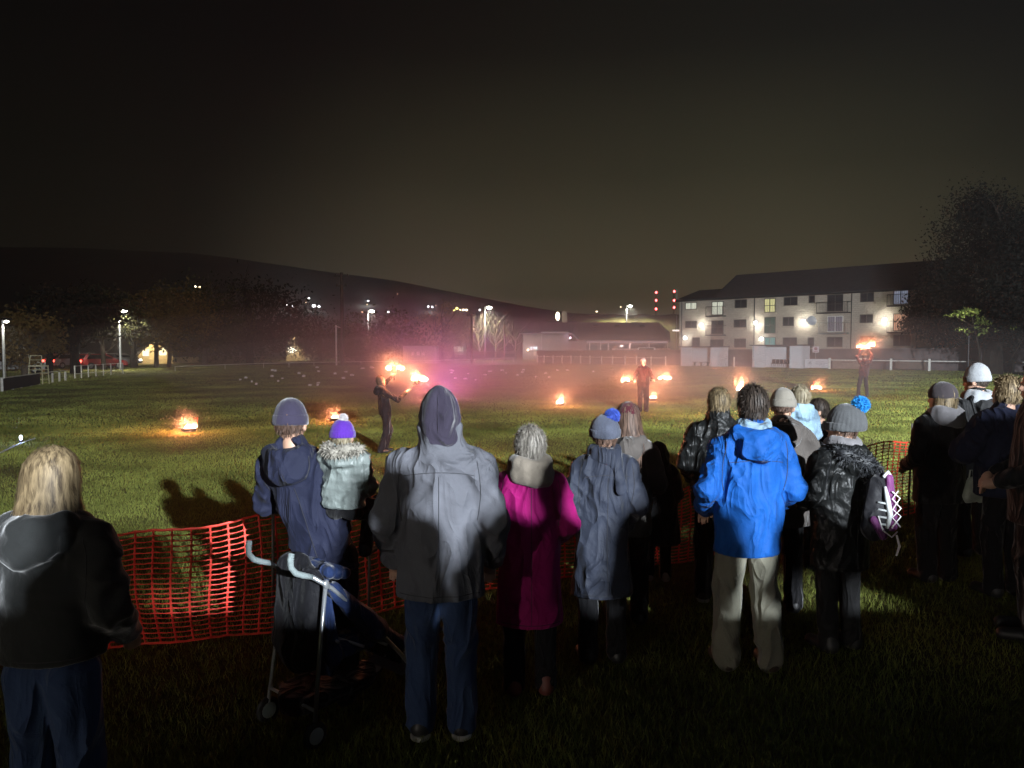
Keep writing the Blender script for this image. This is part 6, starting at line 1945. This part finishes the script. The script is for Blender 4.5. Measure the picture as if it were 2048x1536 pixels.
M_FLAME.cycles.emission_sampling = 'NONE'      # the flame's own lamp carries its light
def flame(h, w, seed, n=7, lean=0.0, off=(0, 0, 0)):
    g = random.Random(seed); m = MB()
    for i in range(n):
        x, y = g.gauss(0, w * .28), g.gauss(0, w * .22)
        H = h * g.uniform(.45, 1.0) * (1 - abs(x) / (w * 1.3)); rr = w * g.uniform(.12, .24)
        pts, rs = [], []
        for k in range(7):
            t = k / 6
            pts.append((off[0] + x * (1 - t * .4) + lean * t * H + .10 * H * math.sin(t * 5 + i) * t, off[1] + y * (1 - t * .4) + .08 * H * math.cos(t * 4 + i * 2) * t, off[2] + t * H))
            rs.append(max(.004, rr * (math.sin(math.pi * min(1, .22 + t * .78)) ** .8) * (1 - t * .35)))
        m.tube(pts, rs, 8)
    return m
FIRE = (1.0, .30, .13)
def ground_fire(px, py, pw, h, w, label, seed, stake=0.0, lean=.2, dist=None):
    p = ground_at(px, py) if dist is None else at(px, py, dist)
    p.z = 0
    r = empty('ground_fire', p); tag(r, label, 'fire', 'small fires burning on the pitch')
    b = MB()
    if stake:
        b.tube([(0, 0, -.02), (0, 0, stake)], .018, 8); b.tube([(0, 0, stake - .12), (0, 0, stake + .02)], [.04, .055], 10)
        b.build('stake', M_DARKMETAL, r)
    else:
        b.lathe([(.10, 0), (.17, .03), (.2, .1), (.185, .1), (.15, .04), (.02, .03)], (0, 0, .0), 16)
        b.build('bowl', M_DARKMETAL, r)
    flame(h, w, seed, 8, lean, (0, 0, stake + .03 if stake else .06)).build('flame', M_FLAME, r, True)
    lamp('fire_light', 'POINT', (0, -.2, stake + h * .6 + .06), FIRE, pw, r, .1)
    return r
# ================================================================ fires standing on the pitch
ground_fire(378, 864, 227, 0.34, 0.29, 'bright low fire on the grass left of the carrying man', 1, 0, .5)
ground_fire(670, 842, 140, 0.29, 0.22, 'fire glowing over the purple bobble hat', 2)
ground_fire(1121, 811, 282, 0.42, 0.31, 'fire in the middle of the pitch, left of the staring fire twirler', 3)
ground_fire(1305, 801, 246, 0.40, 0.32, 'fire beside the feet of the middle performer', 4)
ground_fire(1478, 832, 227, 0.44, 0.24, 'tall torch flame on a stake between two spectators heads', 5, .75)
ground_fire(1634, 781, 246, 0.50, 0.42, 'wide low fire near the right performer', 6, 0, -.5)

# ================================================================ fire performers
C_PERF = cloth('performer dark cloth', (.020, .013, .016), .8, .1, 300, .3); C_PERFR = cloth('performer maroon hoodie', (.05, .015, .018), .85, .2, 300, .3)
PG = 'fire performers on the pitch'
def hand_fire(P, i, label, pw, h=.34, w=.30, stick=.55, d=(0, 0, 1), seed=1, tilt=.0):
    """a torch held in hand i of performer P"""
    A = P.arms[i]; F = local_frame(P)
    wr = Vector(P.p(*A[1])); el = Vector(P.p(*A[0])); dd = (wr - el).normalized()
    g = F @ (wr + dd * .085 * P.s)
    dw = (F.to_3x3() @ Vector(d)).normalized()
    r = empty('fire_torch', g); tag(r, label, 'fire torch', 'torches held by the performers')
    q = MB(); q.tube([-dw * .12, dw * stick], .012, 8); q.build('handle', M_DARKMETAL, r)
    q = MB(); q.tube([dw * (stick - .1), dw * (stick + .05)], [.04, .05], 10); q.build('wick', surf('charred wick', (.02, .015, .012), .95), r)
    c = dw * (stick - .02)
    flame(h, w, seed, 9, tilt, tuple(c)).build('flame', M_FLAME, r, True)
    lamp('torch_light', 'POINT', (c.x, c.y - .2, c.z + h * .5), FIRE, pw, r, .1)

# left performer: leaning back, one torch overhead, one out to the right
p = ground_at(772, 905)
L = Person('young fire performer in dark clothes leaning with two raised torches, nearest performer', (p.x, p.y, 0), 1.50, R(-62), (0, -.06), R(20), R(16), 0, .95, .012, PG)
L.arms = (((-.26, .10, 1.52), (-.12, .26, 1.72)), ((.20, .26, 1.20), (.16, .48, 1.36)))
L.feet = ((-.09, .02), (.10, -.14)); L.knees = ((-.09, .12, .5), (.1, -.02, .5))
L.body().coat(C_PERF, .86, 'hoodie', 1.0, 1.0, .04, .08, 'down').trousers(C_PERF, 1.05).shoes(S_BLACK)
L.hair(H_BROWN, 1500, .10, (.083, .101, .106), .003)
hand_fire(L, 0, 'torch held highest overhead by the leaning performer', 150, 0.22, 0.27, .12, (.0, -.02, 1), 11)
hand_fire(L, 1, 'torch held out to the right by the leaning performer', 150, 0.27, 0.27, .30, (.05, .62, .6), 12)

# middle performer facing the crowd, two torches at the sides
p = ground_at(1286, 824)
M = Person('fire performer in a cap facing the crowd, twirling two torches at his sides', (p.x, p.y, 0), 1.70, R(176), (0, 0), 0, 0, 0, 1.0, .012, PG)
M.arms = (((-.29, .02, 1.15), (-.30, .22, 1.08)), ((.29, .02, 1.15), (.30, .22, 1.06)))
M.body().coat(C_PERFR, .84, 'hoodie', 1.05, 1.0, .04, .08, 'down').trousers(C_PERF, 1.1).shoes(S_BLACK)
M.hair(H_DARK, 900, .05, (.083, .101, .106), .003)
M.beanie(surf('pale cap', (.5, .42, .40), .8), (.09, .107, .114), .02, -.1, False, name='cap')
hand_fire(M, 0, 'torch swung on the right of the middle performer', 150, 0.26, 0.34, .34, (-1, .1, .15), 13, .5)
hand_fire(M, 1, 'torch swung on the left of the middle performer', 150, 0.30, 0.27, .30, (1, .1, -.05), 14, -.4)

# right performer seen from behind, arms up
p = ground_at(1726, 794)
Q = Person('fire performer in a maroon hoodie holding two torches above the head, right of the pitch', (p.x, p.y, 0), 1.80, R(-4), (.03, 0), 0, R(-10), 0, 1.0, .013, PG)
Q.arms = (((-.30, .04, 1.60), (-.13, .12, 1.88)), ((.28, .04, 1.60), (.20, .12, 1.90)))
Q.feet = ((-.20, .0), (.16, .0)); Q.knees = ((-.15, .03, .5), (.12, .03, .5))
Q.body().coat(C_PERFR, .86, 'hoodie', 1.04, 1.0, .03, .08, 'down').trousers(C_PERF, .95).shoes(S_BLACK)
Q.hair(H_DARK, 1200, .09, (.085, .103, .108), .003)
hand_fire(Q, 0, 'left torch of the pair held above the maroon hoodie', 150, 0.26, 0.32, .08, (-.1, 0, .4), 15, -.3)
hand_fire(Q, 1, 'right torch of the pair held above the maroon hoodie', 150, 0.32, 0.34, .16, (.75, 0, .5), 16, .3)

# ================================================================ stage lamps on the grass
def stage_lamp(px, py, col, pw, label, up, size=120):
    p = ground_at(px, py)
    r = empty('stage_lamp', p); tag(r, label, 'stage lamp')
    q = MB(); q.tube([(0, 0, .02), (0, 0, .28)], [.10, .12], 16); q.build('can', M_DARKMETAL, r, True)
    q = MB(); q.tube([(-.14, 0, .0), (-.14, 0, .2), (-.1, 0, .2)], .01, 6); q.tube([(.14, 0, .0), (.14, 0, .2), (.1, 0, .2)], .01, 6); q.build('yoke', M_DARKMETAL, r)
    q = MB(); q.tube([(0, 0, .282), (0, 0, .292)], .105, 16); q.build('lens', glow(label[:18] + ' lens', col, 12), r)
    lamp('stage_light', 'SPOT', (0, 0, .30), col, pw, r, .06, up, size, .6)
    return r
stage_lamp(884, 846, (.80, .24, 1.0), PURPLE, 'purple stage lamp on the grass, hidden beyond the plum hood', (.12, .1, 1), 130)
stage_lamp(868, 850, (1.0, .18, .24), RED, 'red stage lamp on the grass next to the purple one', (.1, .5, 1), 165)  # unseen red lamp, added to redden the haze
p = ground_at(42, 886)
r = empty('lamp_puck', p); tag(r, 'tiny blue white lamp lying on the grass at the far left', 'lamp')
q = MB(); q.lathe([(.035, 0), (.045, .02), (.04, .05), (.02, .06)], (0, 0, .01), 14); q.build('base', M_DARKMETAL, r, True)
q = MB(); q.ball((0, 0, .115), (.03, .03, .055), 10, 6); q.build('bulb', glow('blue white bulb', (.7, .78, 1), 12), r)
lamp('puck_light', 'POINT', (0, -.1, .2), (.45, .55, 1.0), 14, r, .04)
# ================================================================ damp smoky night air
HAZE = .0012
def air(name, dens, aniso, col=(.8, .8, .8)):
    m = bpy.data.materials.new(name); m.use_nodes = True; n = m.node_tree; n.nodes.clear()
    v = n.nodes.new('ShaderNodeVolumePrincipled'); v.inputs['Color'].default_value = (*col, 1); v.inputs['Density'].default_value = dens; v.inputs['Anisotropy'].default_value = aniso
    o = n.nodes.new('ShaderNodeOutputMaterial'); n.links.new(v.outputs[0], o.inputs['Volume'])
    return m
def haze():
    b = MB(); b.box((0, 290, 34), (1810, 1230, 70.4))
    tag(b.build('haze', air('haze', HAZE, .7)), 'thin smoky night haze over the whole ground', 'haze', kind='stuff')
haze()
# smoke over the stage lamps, plus soft puffs added round flames as halos, thickest at the heart
def smoke(loc, r, dens, label, shells=(1, .72, .48, .28)):
    root = None
    for k in shells:
        m = MB(); g = random.Random(int(k * 100) + int(loc[0] * 7)); ph = [g.uniform(0, 6.28) for _ in range(4)]
        n, q = 28, 16; v, f = [], []
        for i in range(q + 1):
            th = math.pi * i / q
            for j in range(n):
                a = 6.28319 * j / n
                w = k * (1 + .10 * math.sin(2 * a + ph[0]) * math.sin(th) + .08 * math.sin(3 * th + ph[1]) + .06 * math.sin(4 * a + ph[2] + 2 * th))
                v.append((r[0] * w * math.sin(th) * math.cos(a), r[1] * w * math.sin(th) * math.sin(a), -r[2] * w * math.cos(th)))
        for i in range(q):
            for j in range(n):
                jj = (j + 1) % n; f.append((i * n + j, i * n + jj, i * n + n + jj, i * n + n + j))
        m.add(v, f)
        o = m.build('smoke' if root is None else 'smoke_core', air('smoke', dens * (1.2 - k) ** 2, .25), root, True)
        if root is None:
            root = o; o.location = loc; tag(o, label, 'smoke', kind='stuff')
p = ground_at(890, 850)
smoke((p.x + 2.5, p.y + 9, 1.0), (22, 14, 3.0), .032, 'pink and purple smoke drifting over the middle of the pitch', (1, .86, .73, .6, .48, .36, .25))
bpy.context.view_layer.update()
for o in [o for o in bpy.data.objects if o.type == 'LIGHT' and o.name.split('.')[0] in ('fire_light', 'torch_light')]:
    q = o.matrix_world.translation
    smoke((q.x, q.y, q.z - .12), (.75, .75, .75), .095, 'thin smoke added round a flame for its halo', (1, .74, .52, .32))
